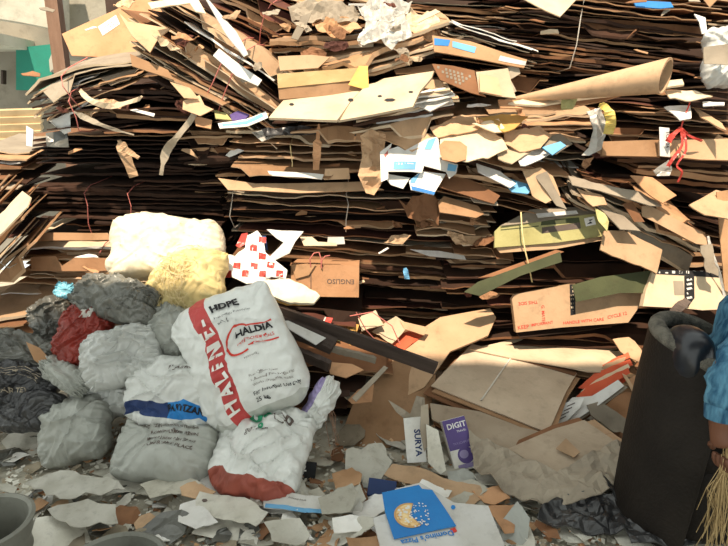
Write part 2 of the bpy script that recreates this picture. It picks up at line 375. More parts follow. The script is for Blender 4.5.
# ------------------------------------------------------------------ sacks
def sack(name, label, pl, w, h, t, ms, region=None, seed=0, crease=.012, lump=.03, p=2.6, corner=.05, e=3.8, sagx=0, nu=76, nv=76, cat='sack', flat=0, top=1.0):
    w2, h2 = w/2, h/2
    def base(s, q, side):
        mm = max(abs(s), abs(q), 1e-6); fe = mm/((abs(s)**e+abs(q)**e)**(1/e)+1e-9)
        a = max(0.0, 1-abs(s)**p); b = max(0.0, 1-abs(q)**p)
        th = (a*b)**.46 * t/2
        th *= 1 - .28*q*flat
        s *= fe; q *= fe
        x = w2*s*(1-corner*(1-q*q)*(1 if corner < 0 else .6)) * (1 + (top-1)*(q+1)/2)
        y = h2*q*(1-corner*(1-s*s)*.5) + sagx*s*s
        edge = (a*b)**.35
        z = side*th
        P = Vector((x*4, y*4, side*1.7+seed*5.1))
        z += side*edge*lump*noise.noise(P)*2.0; z += side*edge*lump*.8*noise.noise(P*2.1)
        c1 = noise.noise(Vector((x*9+seed, y*5, z*4+seed*2))); c2 = noise.noise(Vector((x*7, y*19+seed*3, seed)));c3 = noise.noise(Vector((x*26, y*22, seed*1.9)))
        fo = lambda a: max(0.0, 1-abs(a)*5.5)**1.4
        d1 = noise.noise(Vector((x*3+seed*3, y*13+x*5+.6*noise.noise(Vector((x*9, y*9, seed))), seed*1.1+side))); d2 = noise.noise(Vector(((x-y)*12+.6*noise.noise(Vector((x*8, y*8, seed+3))), (x+y)*2.2, seed*4.4+side))); d3 = noise.noise(Vector((x*20-y*6, y*5+seed, seed*1.3)))
        z += side*edge*crease*(1.3*fo(d1)+1.1*fo(d2)+.5*fo(d3)-.4)
        wx = abs(s)**3; wy = abs(q)**3
        z += side*edge**.5*crease*2.2*(wx*noise.noise(Vector((q*11+s, seed, side*.6)))+wy*noise.noise(Vector((s*11+q, seed+7, side*.6))))
        z += side*edge*crease*1.1*noise.noise(Vector((x*11+y*5, y*5, seed+11)))
        # gathered seams at the edges
        g = (1-edge)
        x += w*.06*noise.noise(Vector((q*1.6, seed, s*.8))); y += h*.06*noise.noise(Vector((s*1.6, seed+4, q*.8)))
        x += g*.012*noise.noise(Vector((q*4, seed, s))); y += g*.014*noise.noise(Vector((s*4, seed+4, q)))
        z += g*.02*noise.noise(Vector((s*7, q*7, seed+2)))
        return Vector((x, y, z))
    V = []; Fs = []; mi = []
    for side in (1, -1):
        k = len(V)
        for j in range(nv+1):
            for i in range(nu+1):
                s = math.sin((-1+2*i/nu)*math.pi/2); q = math.sin((-1+2*j/nv)*math.pi/2)
                if abs(s) > .9999 or abs(q) > .9999:
                    V.append((base(s, q, 1)+base(s, q, -1))/2)
                else: V.append(base(s, q, side))
        for j in range(nv):
            for i in range(nu):
                a = k+j*(nu+1)+i; f = (a, a+1, a+nu+2, a+nu+1)
                Fs.append(f if side == 1 else f[::-1])
                s = math.sin((-1+2*(i+.5)/nu)*math.pi/2); q = math.sin((-1+2*(j+.5)/nv)*math.pi/2)
                mi.append(region(s, q, side) if region else 0)
    me = bpy.data.meshes.new(name); me.from_pydata([tuple(v) for v in V], [], Fs)
    for pg, i in zip(me.polygons, mi): pg.material_index = i
    bm = bmesh.new(); bm.from_mesh(me); bmesh.ops.remove_doubles(bm, verts=bm.verts, dist=.0004); bm.to_mesh(me); bm.free()
    finish(me, ms, 70)
    o = bpy.data.objects.new(name, me); COL.objects.link(o); o.matrix_basis = pl.M
    tag(o, label, cat)
    def sf(x, y, off=.002):
        s = max(-.98, min(.98, x/w2)); q = max(-.98, min(.98, y/h2))
        mm = max(abs(s), abs(q), 1e-6); fi = (abs(s)**e+abs(q)**e)**(1/e)/mm
        s = max(-.98, min(.98, s*fi)); q = max(-.98, min(.98, q*fi)); ep = .02
        P = base(s, q, 1); dx = base(min(.99, s+ep), q, 1)-P; dy = base(s, min(.99, q+ep), 1)-P
        n = dx.cross(dy); n = n.normalized() if n.length > 1e-9 else Vector((0,0,1))
        if n.z < 0: n = -n
        return P+n*(off+.002)
    return o, sf
def strip(name, label, cat, pts, width, mat, th=.0015, parent=None, group=None):
    """a ribbon or torn strip through (u, v, Y) points, broad side towards the front"""
    P = [at(*p) for p in pts]; Q = []
    for i in range(len(P)-1):
        for k in range(4):
            t = k/4; p0 = P[max(0, i-1)]; p1 = P[i]; p2 = P[i+1]; p3 = P[min(len(P)-1, i+2)]
            Q.append(.5*((2*p1)+(p2-p0)*t+(2*p0-5*p1+4*p2-p3)*t*t+(-p0+3*p1-3*p2+p3)*t**3))
    Q.append(P[-1]); o0 = Q[-1].copy(); V = []; Fs = []; n = len(Q)
    wd = width if isinstance(width, (list, tuple)) else [width]*n
    if len(wd) != n: wd = [wd[min(len(wd)-1, int(i/(n-1)*(len(wd)-1)+.5))] for i in range(n)]
    for i, q in enumerate(Q):
        d = (Q[min(i+1, n-1)]-Q[max(0, i-1)]).normalized(); view = (q-CAM).normalized()
        a = d.cross(view).normalized(); tw = .5*math.sin(i*.9+len(pts)); nn = a.cross(d).normalized(); a = (a*math.cos(tw)+nn*math.sin(tw)).normalized(); nn = a.cross(d).normalized()
        for sx, sn in ((-1,-1),(1,-1),(1,1),(-1,1)): V.append(q+a*wd[i]/2*sx+nn*th*sn-o0)
    for i in range(n-1):
        for k in range(4): Fs.append((i*4+k, i*4+(k+1)%4, (i+1)*4+(k+1)%4, (i+1)*4+k))
    Fs += [(3,2,1,0), tuple((n-1)*4+k for k in range(4))]
    if parent: return mesh_obj(name, V, Fs, [mat], None, parent, parent.matrix_basis.inverted() @ Matrix.Translation(o0))
    return tag(mesh_obj(name, V, Fs, [mat], None, None, Matrix.Translation(o0)), label, cat, group)
def leaf_stack(label, pl, outline, mats_, gap=.012, jit=.02, th=.006, amp=.008, name='cardboard_pile', cat='cardboard pile', crump=0, bend=0, ragged=0):
    """a pile of like sheets lying under one another; mats_ from top to bottom"""
    root = empty(name, pl.M, label, cat)
    base = [pl.hit(u, v) for u, v in outline]; top = None
    for i, m in enumerate(mats_):
        q = Plane.__new__(Plane); q.M = pl.M @ Matrix.Translation((0, 0, -i*gap)); q.I = q.M.inverted()
        dx, dy = (rnd.gauss(0, jit), rnd.gauss(0, jit)) if i else (0, 0)
        pts = [(x+dx+(rnd.gauss(0, jit*.4) if i else 0), y+dy) for x, y in base]
        o, sf = panel('cardboard_sheet', None, None, q, pts, m, th=th, amp=amp, parent=root, local=True, crump=crump, bend=bend, ragged=ragged)
        if i == 0: top = (o, sf)
    return root, top
def marks_on_child(pl, root, sf, items, ms):
    mb = MB()
    for it in items:
        if it[0] == 't': text_on(mb, it[1], pl.hit(*it[2]), pl.hit(*it[3]), sf, it[4], it[5] if len(it) > 5 else .01, squash=it[6] if len(it) > 6 else 1)
        else:
            V, Fs = slab([pl.hit(*p) for p in it[1]], .0006, lambda x, y: sf(x, y, .0008).z, .03); mb.add(V, Fs, it[2])
    return mb.build('printed_marks', ms, root)

# ================================================================== SETTING
mb = MB(); g = 46
gx = [(-4+8*i/g) for i in range(g+1)]; gy = [(.2+5.6*j/g) for j in range(g+1)]
mb.add([(x, y, .018*noise.noise(Vector((x*2.2, y*2.2, 0)))+.01*noise.noise(Vector((x*8, y*8, 4)))-.012) for y in gy for x in gx],
       [(j*(g+1)+i, j*(g+1)+i+1, (j+1)*(g+1)+i+1, (j+1)*(g+1)+i) for j in range(g) for i in range(g)])
structure(mb.build('floor', ['dirt'], smooth=60))
mb = MB(); mb.box((-1.95, 4.75, -.05), (4, 4.95, 4.2)); structure(mb.build('dark_backing', ['brick_dark']))  # wall added behind the stacks so gaps look shade-dark instead of showing sky
mb = MB(); mb.box((3.4, 1.2, -.05), (3.6, 4.75, 3.4)); structure(mb.build('wall_right', ['brick_dark']))
# house on the left behind the yard
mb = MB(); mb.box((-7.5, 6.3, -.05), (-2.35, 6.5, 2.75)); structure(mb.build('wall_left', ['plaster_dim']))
mb = MB()
a0, a1 = at(-30, -14, 5.4), at(54, 24, 5.4); b0, b1 = at(-30, 6, 5.4), at(54, 30, 5.4)
ov = [at(-60,-40,5.2), at(54,-40,5.2), at(55,29,5.2), at(20,22,5.2), at(-60,9,5.2)]
mb.add([p for p in ov]+[p+Vector((0,.25,0)) for p in ov], [(4,3,2,1,0),(5,6,7,8,9)]+[(i,(i+1)%5,5+(i+1)%5,5+i) for i in range(5)])
mb.box((-7.5, 5.2, 2.15), (-3.35, 6.5, 2.25))
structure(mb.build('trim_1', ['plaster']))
def quad_box(name, px, Y, d, mat):
    p = [at(u, v, Y) for u, v in px]; n = len(p); mb = MB()
    mb.add(p+[q+Vector((0, d, 0)) for q in p], [tuple(range(n))[::-1], tuple(range(n, 2*n))]+[(i, (i+1) % n, n+(i+1) % n, n+i) for i in range(n)])
    return mb.build(name, [mat])
structure(quad_box('door_1', [(16,48),(52,44),(52,90),(16,90)], 6.15, .1, 'paint_teal'))
structure(quad_box('trim_2', [(1,70),(3,70),(3,84),(1,84)], 6.2, .06, 'wood_dark'))
structure(quad_box('trim_3', [(46,-14),(56,-14),(56,66),(50,72),(49,60),(53,50),(51,26),(47,20)], 5.1, .12, 'plaster'))
structure(quad_box('wall_far', [(66,-60),(112,-60),(116,4),(116,60),(66,60)], 5.6, .1, 'plaster'))
# slatted shutter low on the house wall
sh = MB()
for k in range(7):
    v = 112+k*7.2; p0 = at(-40, v, 5.0); p1 = at(40, v-2.5, 5.0)
    p = [p0, p1, p1+Vector((0,.02,-.05)), p0+Vector((0,.02,-.05))]; q = [a+Vector((0,.035,.015)) for a in p]
    sh.add(p+q, [(3,2,1,0),(4,5,6,7),(0,1,5,4),(1,2,6,5),(2,3,7,6),(3,0,4,7)])
structure(sh.build('window_1', ['shutter_tan']))
post = MB(); pb = at(61, 60, 4.5); pb2 = at(62, -40, 4.5)
post.box((pb.x-.045, pb.y-.04, 0), (pb.x+.045, pb.y+.04, 2.9))
tag(post.build('wooden_post', ['wood_brown']), 'square brown wooden post rising left of the orange cardboard sheet', 'post')
# unseen tin roof, added so its edge casts the shade over the foreground
EL = 60.0
ze = 3.3; ye = 2.93-(ze-.165)/math.tan(R(EL))
mb = MB(); n = 160; V = []
for i in range(n+1):
    x = -5+10*i/n; dz = .018*math.sin(i*1.3)
    for y, z in ((ye, ze+dz), (-1.2, ze-.35+dz)):
        V += [(x, y, z), (x, y, z+.004)]
for i in range(n):
    a = i*4; b = a+4
    mb.add([V[a], V[b], V[b+2], V[a+2], V[a+1], V[b+1], V[b+3], V[a+3]], [(0,1,2,3),(7,6,5,4),(0,4,5,1),(2,6,7,3)])
structure(mb.build('shade_roof', ['roof_tin']))

# ================================================================== BALES BEHIND (seen through the gaps)
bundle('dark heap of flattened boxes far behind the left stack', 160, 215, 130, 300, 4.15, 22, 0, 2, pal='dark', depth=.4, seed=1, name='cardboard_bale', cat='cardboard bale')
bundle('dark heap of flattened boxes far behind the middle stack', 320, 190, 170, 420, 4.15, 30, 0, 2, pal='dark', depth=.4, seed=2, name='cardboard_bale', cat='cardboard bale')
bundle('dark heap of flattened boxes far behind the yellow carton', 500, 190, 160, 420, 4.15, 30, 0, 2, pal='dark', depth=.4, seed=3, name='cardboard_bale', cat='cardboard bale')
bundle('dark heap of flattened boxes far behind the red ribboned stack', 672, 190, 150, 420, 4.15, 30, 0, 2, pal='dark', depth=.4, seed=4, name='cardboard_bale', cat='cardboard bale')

# ================================================================== LEFT COLUMN
bundle('steeply slanting bundle with white sheets at top left, tied with pink string', 214, 64, 178, 74, 3.25, 17, -33, 7, pal='mix', fan=.12, sag=-.03, flap=.25, th=(.003,.006), twine=(.15, .3), jy=.06, seed=11)
bundle('thin slanting bundle of brown sheets under the white streaked one', 205, 92, 150, 22, 3.16, 5, -27, 9, pal='mixdark', seed=12, flap=.2)
bundle('fanned bundle drooping to the left below the wooden post', 88, 84, 118, 34, 3.2, 10, 17, 16, pal='grey', fan=-.35, sag=-.05, flap=.2, twine=(-.2,), seed=13, th=(.003,.006), jy=.05)
bundle('bulging dark bundle below the fanned sheets at upper left', 124, 109, 168, 44, 3.2, 9, 0, 5, pal='dark', sag=-.04, seed=14, depth=.75, twine=(-.5,), wav=.02)
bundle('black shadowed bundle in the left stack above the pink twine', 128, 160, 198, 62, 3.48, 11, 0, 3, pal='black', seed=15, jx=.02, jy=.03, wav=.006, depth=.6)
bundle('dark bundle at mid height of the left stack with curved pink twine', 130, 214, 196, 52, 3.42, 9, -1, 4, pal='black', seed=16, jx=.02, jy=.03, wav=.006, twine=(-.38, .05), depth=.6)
bundle('lit brown bundle low in the left stack beside the cream sack', 88, 262, 138, 34, 3.3, 6, -1, 7, pal='kraft', seed=17, jx=.03, twine=(.25,), depth=.6)
bundle('lowest brown bundle of the left stack behind the grey plastic bag', 95, 300, 160, 46, 3.28, 7, -2, 5, pal='kraft', seed=18, jx=.04)
bundle('dark bundle on the ground behind the red bag', 90, 345, 190, 46, 3.3, 6, 0, 3, pal='mixdark', seed=19)
bundle('pile of brown sheets sloping up at the left edge', -32, 256, 120, 74, 2.95, 11, 44, 16, pal='kraft', seed=20, fan=.1, flap=.2, twine=(.4,), tw='twine_white')
bundle('small grey and tan sheaf above the sloping pile at left edge', -4, 170, 56, 34, 3.5, 6, -3, 12, pal='grey', seed=21)
bundle('dark pile under the grey sheaf at the left edge', -10, 215, 60, 60, 3.7, 7, 0, 5, pal='dark', seed=22)
bundle('low brown pile in shade at the lower left edge', -10, 340, 110, 46, 2.95, 7, 8, 10, pal='kraft', seed=23)

panel('cardboard_sheet', 'long white sheet streaking down the middle of the steep bundle', 'cardboard', Plane(228, 30, 3.04, 55, roll=-35), [(205,-2),(210,2),(236,32),(248,55),(244,57),(228,38)], 'card_white')
panel('cardboard_sheet', 'white board end with small mark lower in the steep bundle', 'cardboard', Plane(238, 70, 3.02, 30, roll=-33), [(213,56),(219,49),(236,62),(262,80),(258,86),(236,76)], 'card_white')
panel('cardboard_sheet', 'pale tan top sheet at the crest of the steep bundle', 'cardboard', Plane(185, 6, 3.1, 55, roll=-6), [(148,4),(170,0),(196,-4),(206,14),(196,12),(190,4),(152,10)], 'card_cream', crump=.006)
P = Plane(100, 30, 3.55, 25, roll=0)
o, sf = panel('cardboard_sheet', 'orange brown cardboard sheet with white striped label at top left', 'cardboard', P, [(62,34),(150,-6),(168,20),(160,50),(112,58),(72,56)], 'kraft_orange')
marks(P, o, sf, [('p', [(98,27),(116,15),(120,24),(103,36)], 0)]+[('p', [(99.5+k*1.4,27.6+k*2.1),(115+k*1.3,17+k*2.0),(115.4+k*1.3,17.6+k*2.0),(100+k*1.4,28.4+k*2.1)], 1) for k in range(1,4)], ['card_white','print_faded'], 'label')
panel('cardboard_sheet', 'bright tan flap on the bend of the top left bundle', 'cardboard', Plane(130, 30, 3.12, 45, roll=-10), [(118,12),(128,22),(170,28),(158,38),(150,52),(132,36)], 'kraft_light', bend=-.2)
panel('cardboard_sheet', 'tan sheet leaning under the bright flap, top left', 'cardboard', Plane(150, 68, 3.08, 40, roll=-20), [(130,54),(168,70),(174,80),(132,66)], 'kraft')
panel('cardboard_sheet', 'small tan flap hanging right of the dark bulging bundle', 'cardboard', Plane(184, 90, 3.02, 30, roll=-20), [(170,82),(190,88),(199,99),(184,98)], 'kraft_light')
panel('cardboard_sheet', 'orange torn corner sticking out above the purple scrap', 'cardboard', Plane(202, 122, 3.05, 40), [(194,116),(212,120),(211,129),(196,126)], 'kraft_orange')
panel('cardboard_sheet', 'crumpled pinkish kraft end of the fanned bundle', 'cardboard', Plane(198, 105, 3.03, 30), [(184,102),(200,96),(205,106),(214,110),(200,116),(183,110)], 'kraft_light', crump=.012)
panel('paper_sheet', 'purple paper scrap wedged under the steep bundle', 'paper', Plane(240, 117, 3.12, 50), [(230,116),(238,112),(250,116),(244,121),(232,121)], 'print_purple', crump=.006)
panel('paper_sheet', 'bright yellow paper scrap left of the purple one', 'paper', Plane(222, 118, 3.1, 50), [(214,110),(226,114),(232,121),(216,120)], 'card_yellow', crump=.006)
P = Plane(245, 124, 3.06, 35)
o, sf = panel('paper_sheet', 'light blue and white leaflet under the purple scrap', 'paper', P, [(218,124),(246,120),(266,112),(268,118),(248,127),(220,129)], 'card_white', crump=.004)
marks(P, o, sf, [('p', [(222,125),(246,122),(262,114),(264,117),(247,125),(223,127)], 0)], ['print_lightblue'])
bundle('dark sheets between the leaflet and the left stack', 210, 148, 66, 36, 3.3, 6, 2, 6, pal='mixdark', seed=24, flap=.4)
bundle('stack of thin sheets right of the black shadowed bundle', 225, 185, 60, 60, 3.5, 9, 0, 6, pal='mixdark', seed=25, flap=.3)
strip('torn_strip', 'long torn kraft strip curving down the upper left bundle', 'torn strip', [(200,100,3.04),(192,118,3.05),(178,136,3.08),(166,152,3.1),(161,175,3.12)], [.035,.03,.03,.045,.02], 'card_greyed')
strip('torn_strip', 'pale torn tatter hanging on the black shadowed bundle', 'torn strip', [(119,140,3.16),(124,152,3.15),(134,177,3.16)], [.02,.06,.05], 'kraft_light')
strip('torn_strip', 'short pale tatter beside the hanging tatter', 'torn strip', [(124,148,3.07),(131,153,3.06),(139,158,3.07)], [.03,.03,.02], 'kraft_light')
strip('torn_strip', 'pale curved strip across the dark bulging bundle', 'torn strip', [(80,90,3.0),(90,100,2.98),(110,106,2.98),(136,100,3.0),(142,96,3.02)], [.02,.028,.03,.02,.01], 'card_cream')
strip('torn_strip', 'grey thin strip lying over the black bundle', 'torn strip', [(74,112,3.0),(90,120,2.99),(110,128,3.0),(134,135,3.05)], [.01,.03,.018,.008], 'card_greyed')
panel('paper_sheet', 'short white paper edge sticking out of the dark bundle', 'paper', Plane(143, 114, 3.0, 55), [(130,110),(136,109),(155,114),(154,117)], 'card_white', th=.003)
panel('plastic_scrap', 'grey plastic scrap on the corner of the black bundle', 'plastic scrap', Plane(58, 140, 3.2, 20), [(46,133),(68,131),(70,148),(48,147)], 'plastic_grey', crump=.01)
panel('paper_sheet', 'whitish torn corner at the left end of the black bundle', 'paper', Plane(32, 132, 3.2, 20), [(27,126),(34,130),(33,147),(27,146)], 'card_white', crump=.006)
panel('cardboard_sheet', 'wide lit brown front sheet low in the left stack', 'cardboard', Plane(72, 264, 3.18, 10), [(31,257),(56,256),(62,266),(74,258),(112,258),(118,270),(100,271),(32,271)], 'kraft_orange')
panel('cardboard_sheet', 'thin tan sheet edge across the left stack above twine', 'cardboard', Plane(70, 237, 3.22, 45), [(36,233),(108,233),(110,240),(38,241)], 'kraft')
panel('cardboard_sheet', 'reddish torn white and brown scrap on the left slope', 'cardboard', Plane(14, 205, 2.85, 60, roll=40), [(0,216),(24,192),(32,198),(28,208),(0,236)], 'card_cream', crump=.005)
panel('paper_sheet', 'pink red torn label on the left slope', 'paper', Plane(26, 202, 2.8, 55, roll=40), [(19,200),(26,194),(31,205),(26,207)], 'plastic_red', crump=.006)

# ================================================================== MIDDLE COLUMN
bundle('reddish slanting bundle left of the crumpled paper at the top', 262, 20, 116, 42, 3.45, 9, -24, 12, pal='red', seed=31, flap=.3, twine=(.1,), fan=.1)
bundle('thin brown sheets on the very top behind the crumpled plastic', 345, 6, 140, 34, 3.6, 10, -7, 8, pal='mix', seed=32, wav=.03, th=(.003,.005))
bundle('dark pile at the top centre behind the white edged sheaf', 480, 10, 165, 40, 3.62, 9, -3, 8, pal='mixdark', seed=33)
bundle('orange brown rods of folded board under the crumpled paper', 322, 45, 120, 14, 3.3, 3, 2, 8, pal='kraft', seed=34, th=(.018,.022))
bundle('brown wavy folded sheets below the crumpled paper', 345, 36, 150, 22, 3.42, 6, 3, 10, pal='mix', seed=35, wav=.04)
bundle('dark pile behind the yellow taped carton', 385, 84, 180, 44, 3.6, 8, 4, 8, pal='dark', seed=36)
bundle('long brown sheets rising right above the yellow taped carton', 375, 58, 160, 20, 3.24, 4, 15, 16, pal='kraft', seed=37, th=(.012,.018), sag=.03)
# crumpled paper and plastic on top
for lab, uvY, out, m in [
  ('creamy crumpled plastic wrap at the top centre', (395, 22, 3.3), [(356,10),(372,0),(398,2),(412,8),(404,20),(412,40),(392,50),(376,44),(360,46),(366,28)], 'plastic_clear'),
  ('wavy kraft wrapping paper right of the plastic wrap', (420, 24, 3.34), [(398,10),(436,18),(440,28),(430,34),(404,36)], 'card_cream'),
  ('folded grey brown paper left of the plastic wrap', (325, 20, 3.36), [(286,6),(326,4),(362,14),(356,28),(322,26),(292,22)], 'card_greyed'),
  ('loosely creased brown paper above the orange rods', (340, 33, 3.28), [(312,24),(350,22),(362,34),(340,40),(318,38)], 'kraft'),
  ('crushed tan paper hanging at the right of the wavy sheets', (430, 36, 3.3), [(400,32),(436,30),(446,40),(420,44)], 'kraft_light')]:
    panel('crumpled_paper', lab, 'paper', Plane(*uvY, 45), out, m, crump=.035, cf=11, res=.022, smooth=0, th=.003)
strip('torn_strip', 'white twisted tatter hanging over the orange rods', 'torn strip', [(366,30,3.2),(362,40,3.18),(360,46,3.19)], [.03,.05,.02], 'plastic_clear')
panel('cardboard_sheet', 'grey tan standing flap left of the crumpled paper', 'cardboard', Plane(302, 30, 3.25, 15, roll=0), [(291,38),(302,16),(312,12),(306,26),(298,40)], 'card_greyed')
# taped box
P = Plane(322, 84, 3.08, 12, roll=4)
bx = empty('cardboard_box', P.M, 'long flat kraft carton sealed with yellow tape above the holed sheet', 'box')
L = P.I @ at(278, 88, 3.08); w = .27
mb = MB(); k = mpp(P.o); w = 44*k; hh = 12*k
mb.box((-w, -hh, -.34), (w, hh, 0)); bd = mb.build('box_body', ['kraft'], bx)
V, Fs = slab([(-w,-.1*hh),(w,.1*hh),(w,hh+.004),(-w,hh+.004)], .003, disp_fn(.002,9,3,.003), .03); mb = MB(); mb.add([v+Vector((0,0,.004)) for v in V], Fs)
mb.box((-w, hh, -.12), (w, hh+.003, .004)); mb.build('tape', ['tape_yellow'], bx)
V, Fs = slab([(w-.09,-hh*.3),(w+.012,-hh*.9),(w+.014,hh*1.15),(w-.03,hh*1.2)], .004, disp_fn(.004,9,6,.006), .02); mb = MB(); mb.add([v+Vector((0,0,.012)) for v in V], Fs); mb.build('end_flap', ['card_mustard'], bx)
panel('cardboard_sheet', 'tan sheet end just above the yellow taped carton', 'cardboard', Plane(300, 63, 3.12, 35, roll=5), [(278,57),(312,55),(330,57),(318,68),(280,71)], 'kraft_light')
# the big folded sheet with holes
P = Plane(350, 100, 3.0, 62, roll=8)
root = empty('cardboard_sheet', P.M, 'large pale flattened box with small dark holes, folded across, upper middle', 'cardboard')
o, sf = panel('left_half', None, None, P, [(269,119),(288,97),(366,86),(352,100),(337,121)], 'card_cream', parent=root, th=.012)
hl = lambda u, v, a=4, b=1.6: [(u-a,v),(u-a*.5,v-b),(u+a*.5,v-b),(u+a,v),(u+a*.5,v+b),(u-a*.5,v+b)]
marks_on_child(P, o, sf, [('p', hl(292,106,2.6,1.3), 0)], ['print_black']).name = 'hole_marks'
P2 = Plane(350, 100, 3.0, 58, roll=13); o, sf = panel('right_half', None, None, P2, [(338,121),(353,100),(367,86),(376,84),(384,80),(434,72),(432,78),(420,92),(413,108)], 'card_cream', parent=root, th=.012)
mb = MB(); T2 = P.I @ P2.M
for h_ in (hl(351,101,3,1.5), hl(380,97,2.4,1), hl(390,101,6,1.6), hl(411,93,2.6,1)):
    V, Fs = slab([P2.hit(*p) for p in h_], .0006, lambda x, y: sf(x, y, .0008).z, .03); mb.add([T2 @ v for v in V], Fs)
mb.build('hole_marks', ['print_black'], root)
bundle('pale and brown sheets under the right half of the holed sheet', 402, 112, 112, 26, 3.06, 6, 10, 14, pal='pale', seed=38, flap=.3, depth=.45)
bundle('dark sheets right under the holed pale sheet', 330, 126, 120, 14, 3.12, 3, 2, 8, pal='dark', seed=39)
for k, (o_, m) in enumerate([([(410,96),(440,86),(446,88),(424,100)],'card_white'), ([(414,104),(440,97),(452,100),(430,112)],'card_white'), ([(396,82),(438,80),(446,86),(432,90)],'kraft_light'), ([(394,70),(436,64),(438,72),(396,74)],'kraft_light')]):
    panel('cardboard_sheet', ['narrow white sheet right of the holed sheet, upper one','white folded sheet right of the holed sheet, lower one','tan sheet end behind the right corner of the holed sheet','tan sheet above the right half of the holed sheet'][k], 'cardboard', Plane(430, 95, 3.1, 55, roll=10), o_, m)
bundle('middle bundle of kraft sheets tied with a paper tag', 296, 152, 138, 46, 3.22, 7, -1, 8, pal='kraft', seed=40, jx=.04, flap=.15, twine=(-.02,), tw='twine_straw')
strip('paper_tag', 'brown paper tag hanging on the front of the middle bundle', 'tag', [(319,124,3.08),(318,136,3.06),(317,150,3.05),(316,170,3.06)], [.012,.02,.045,.035], 'kraft_orange')
panel('plastic_scrap', 'dark bluish plastic sheet on top of the tagged bundle', 'plastic scrap', Plane(310, 131, 3.1, 40), [(262,130),(300,127),(358,131),(356,137),(300,135),(266,138)], 'plastic_black', crump=.012, res=.03)
panel('plastic_scrap', 'clear plastic scrap at the left of the tagged bundle', 'plastic scrap', Plane(262, 135, 3.12, 40), [(252,134),(266,129),(280,134),(262,142)], 'plastic_clear', crump=.015, res=.03)
bundle('wide dark bundle in the middle stack below the tagged bundle', 345, 209, 244, 44, 3.32, 7, -2, 6, pal='mixdark', seed=41, jx=.03, flap=.12, twine=(-.9, .02), tw='twine_white')
panel('cardboard_sheet', 'very wide tan sheet edge under the tagged bundle', 'cardboard', Plane(290, 184, 3.12, 40), [(218,178),(256,184),(362,182),(384,190),(300,193),(228,190)], 'kraft_light')
panel('cardboard_sheet', 'pale tan slab end at the right of the tagged bundle', 'cardboard', Plane(341, 174, 3.08, 10), [(325,169),(349,168),(350,179),(324,180)], 'kraft_light')
panel('paper_sheet', 'thin pale torn sheet poking from the tagged bundle', 'paper', Plane(295, 175, 3.07, 30), [(268,172),(296,173),(324,175),(322,180),(296,178),(270,176)], 'card_white', crump=.01, th=.003)
bundle('wide dark bundle at mid height behind the chequered bag', 350, 250, 236, 38, 3.38, 6, -4, 5, pal='mixdark', seed=42, jx=.03, flap=.1)
bundle('dark bundle above the small upside down lettered carton', 390, 276, 200, 22, 3.3, 5, -5, 6, pal='mixdark', seed=43, jx=.04)
bundle('low dark bundle right of the upside down lettered carton', 410, 305, 190, 34, 3.34, 6, -3, 6, pal='red', seed=44, flap=.2)
bundle('dark bundle near the ground behind the long plank', 380, 338, 220, 40, 3.4, 6, 0, 5, pal='dark', seed=45)
panel('paper_sheet', 'pale bluish sheet edge above the lettered carton', 'paper', Plane(337, 241, 3.15, 20), [(328,237),(344,237),(345,244),(327,245)], 'card_white')
panel('paper_sheet', 'long white paper edge at the right of the lettered carton', 'paper', Plane(440, 254, 3.2, 50), [(410,249),(440,251),(464,256),(466,260),(430,256)], 'card_white', th=.003)
strip('bottle_scrap', 'tiny blue and orange plastic scrap right of the lettered carton', 'plastic scrap', [(405,268,3.15),(406,273,3.14),(407,279,3.15)], [.02,.03,.03], 'print_lightblue')
# upside-down lettered carton
P = Plane(326, 281, 2.98, 8, roll=-1)
bx = empty('cardboard_box', P.M, 'small kraft carton with upside down lettering and a string handle', 'box')
k = mpp(P.o); mb = MB(); mb.box((-35*k, -16*k, -.3), (33*k, 16*k, 0)); bd2 = mb.build('box_body', ['kraft_orange'], bx)
mb = MB()
a = P.hit(354, 279.5); b = P.hit(327, 279); text_on(mb, 'ENGLISO', a, b, lambda x, y, f: Vector((x, y, f)), 0, .01)
for (u0, v0), (u1, v1) in (((311,273),(311,297)),):
    V, Fs = slab([P.hit(u0-.4,v0), P.hit(u0+.4,v0), P.hit(u1+.4,v1), P.hit(u1-.4,v1)], .0006, lambda x, y: .001, .2); mb.add(V, Fs)
mb.build('printed_marks', ['print_faded'], bd2)
V, Fs = slab([(-35*k,16*k),(-10*k,17*k),(-17*k,6*k),(-30*k,2*k)], .003, disp_fn(.002,8,3), .03); mb = MB(); mb.add([v+Vector((0,0,.01)) for v in V], Fs); mb.build('torn_flap', ['kraft'], bx)
mb = MB(); c = [(-15,14,.01),(-16,22,.02),(-12,28,.02),(-7,29,.02),(-4,20,.02),(-5,14,.01)]
mb.tube([(a*k, b*k, z) for a, b, z in c], .0035); mb.tube([((a+11)*k, b*k*.9, z) for a, b, z in c[:4]], .003); mb.build('string_handle', ['twine_pink'], bx, None, 60)
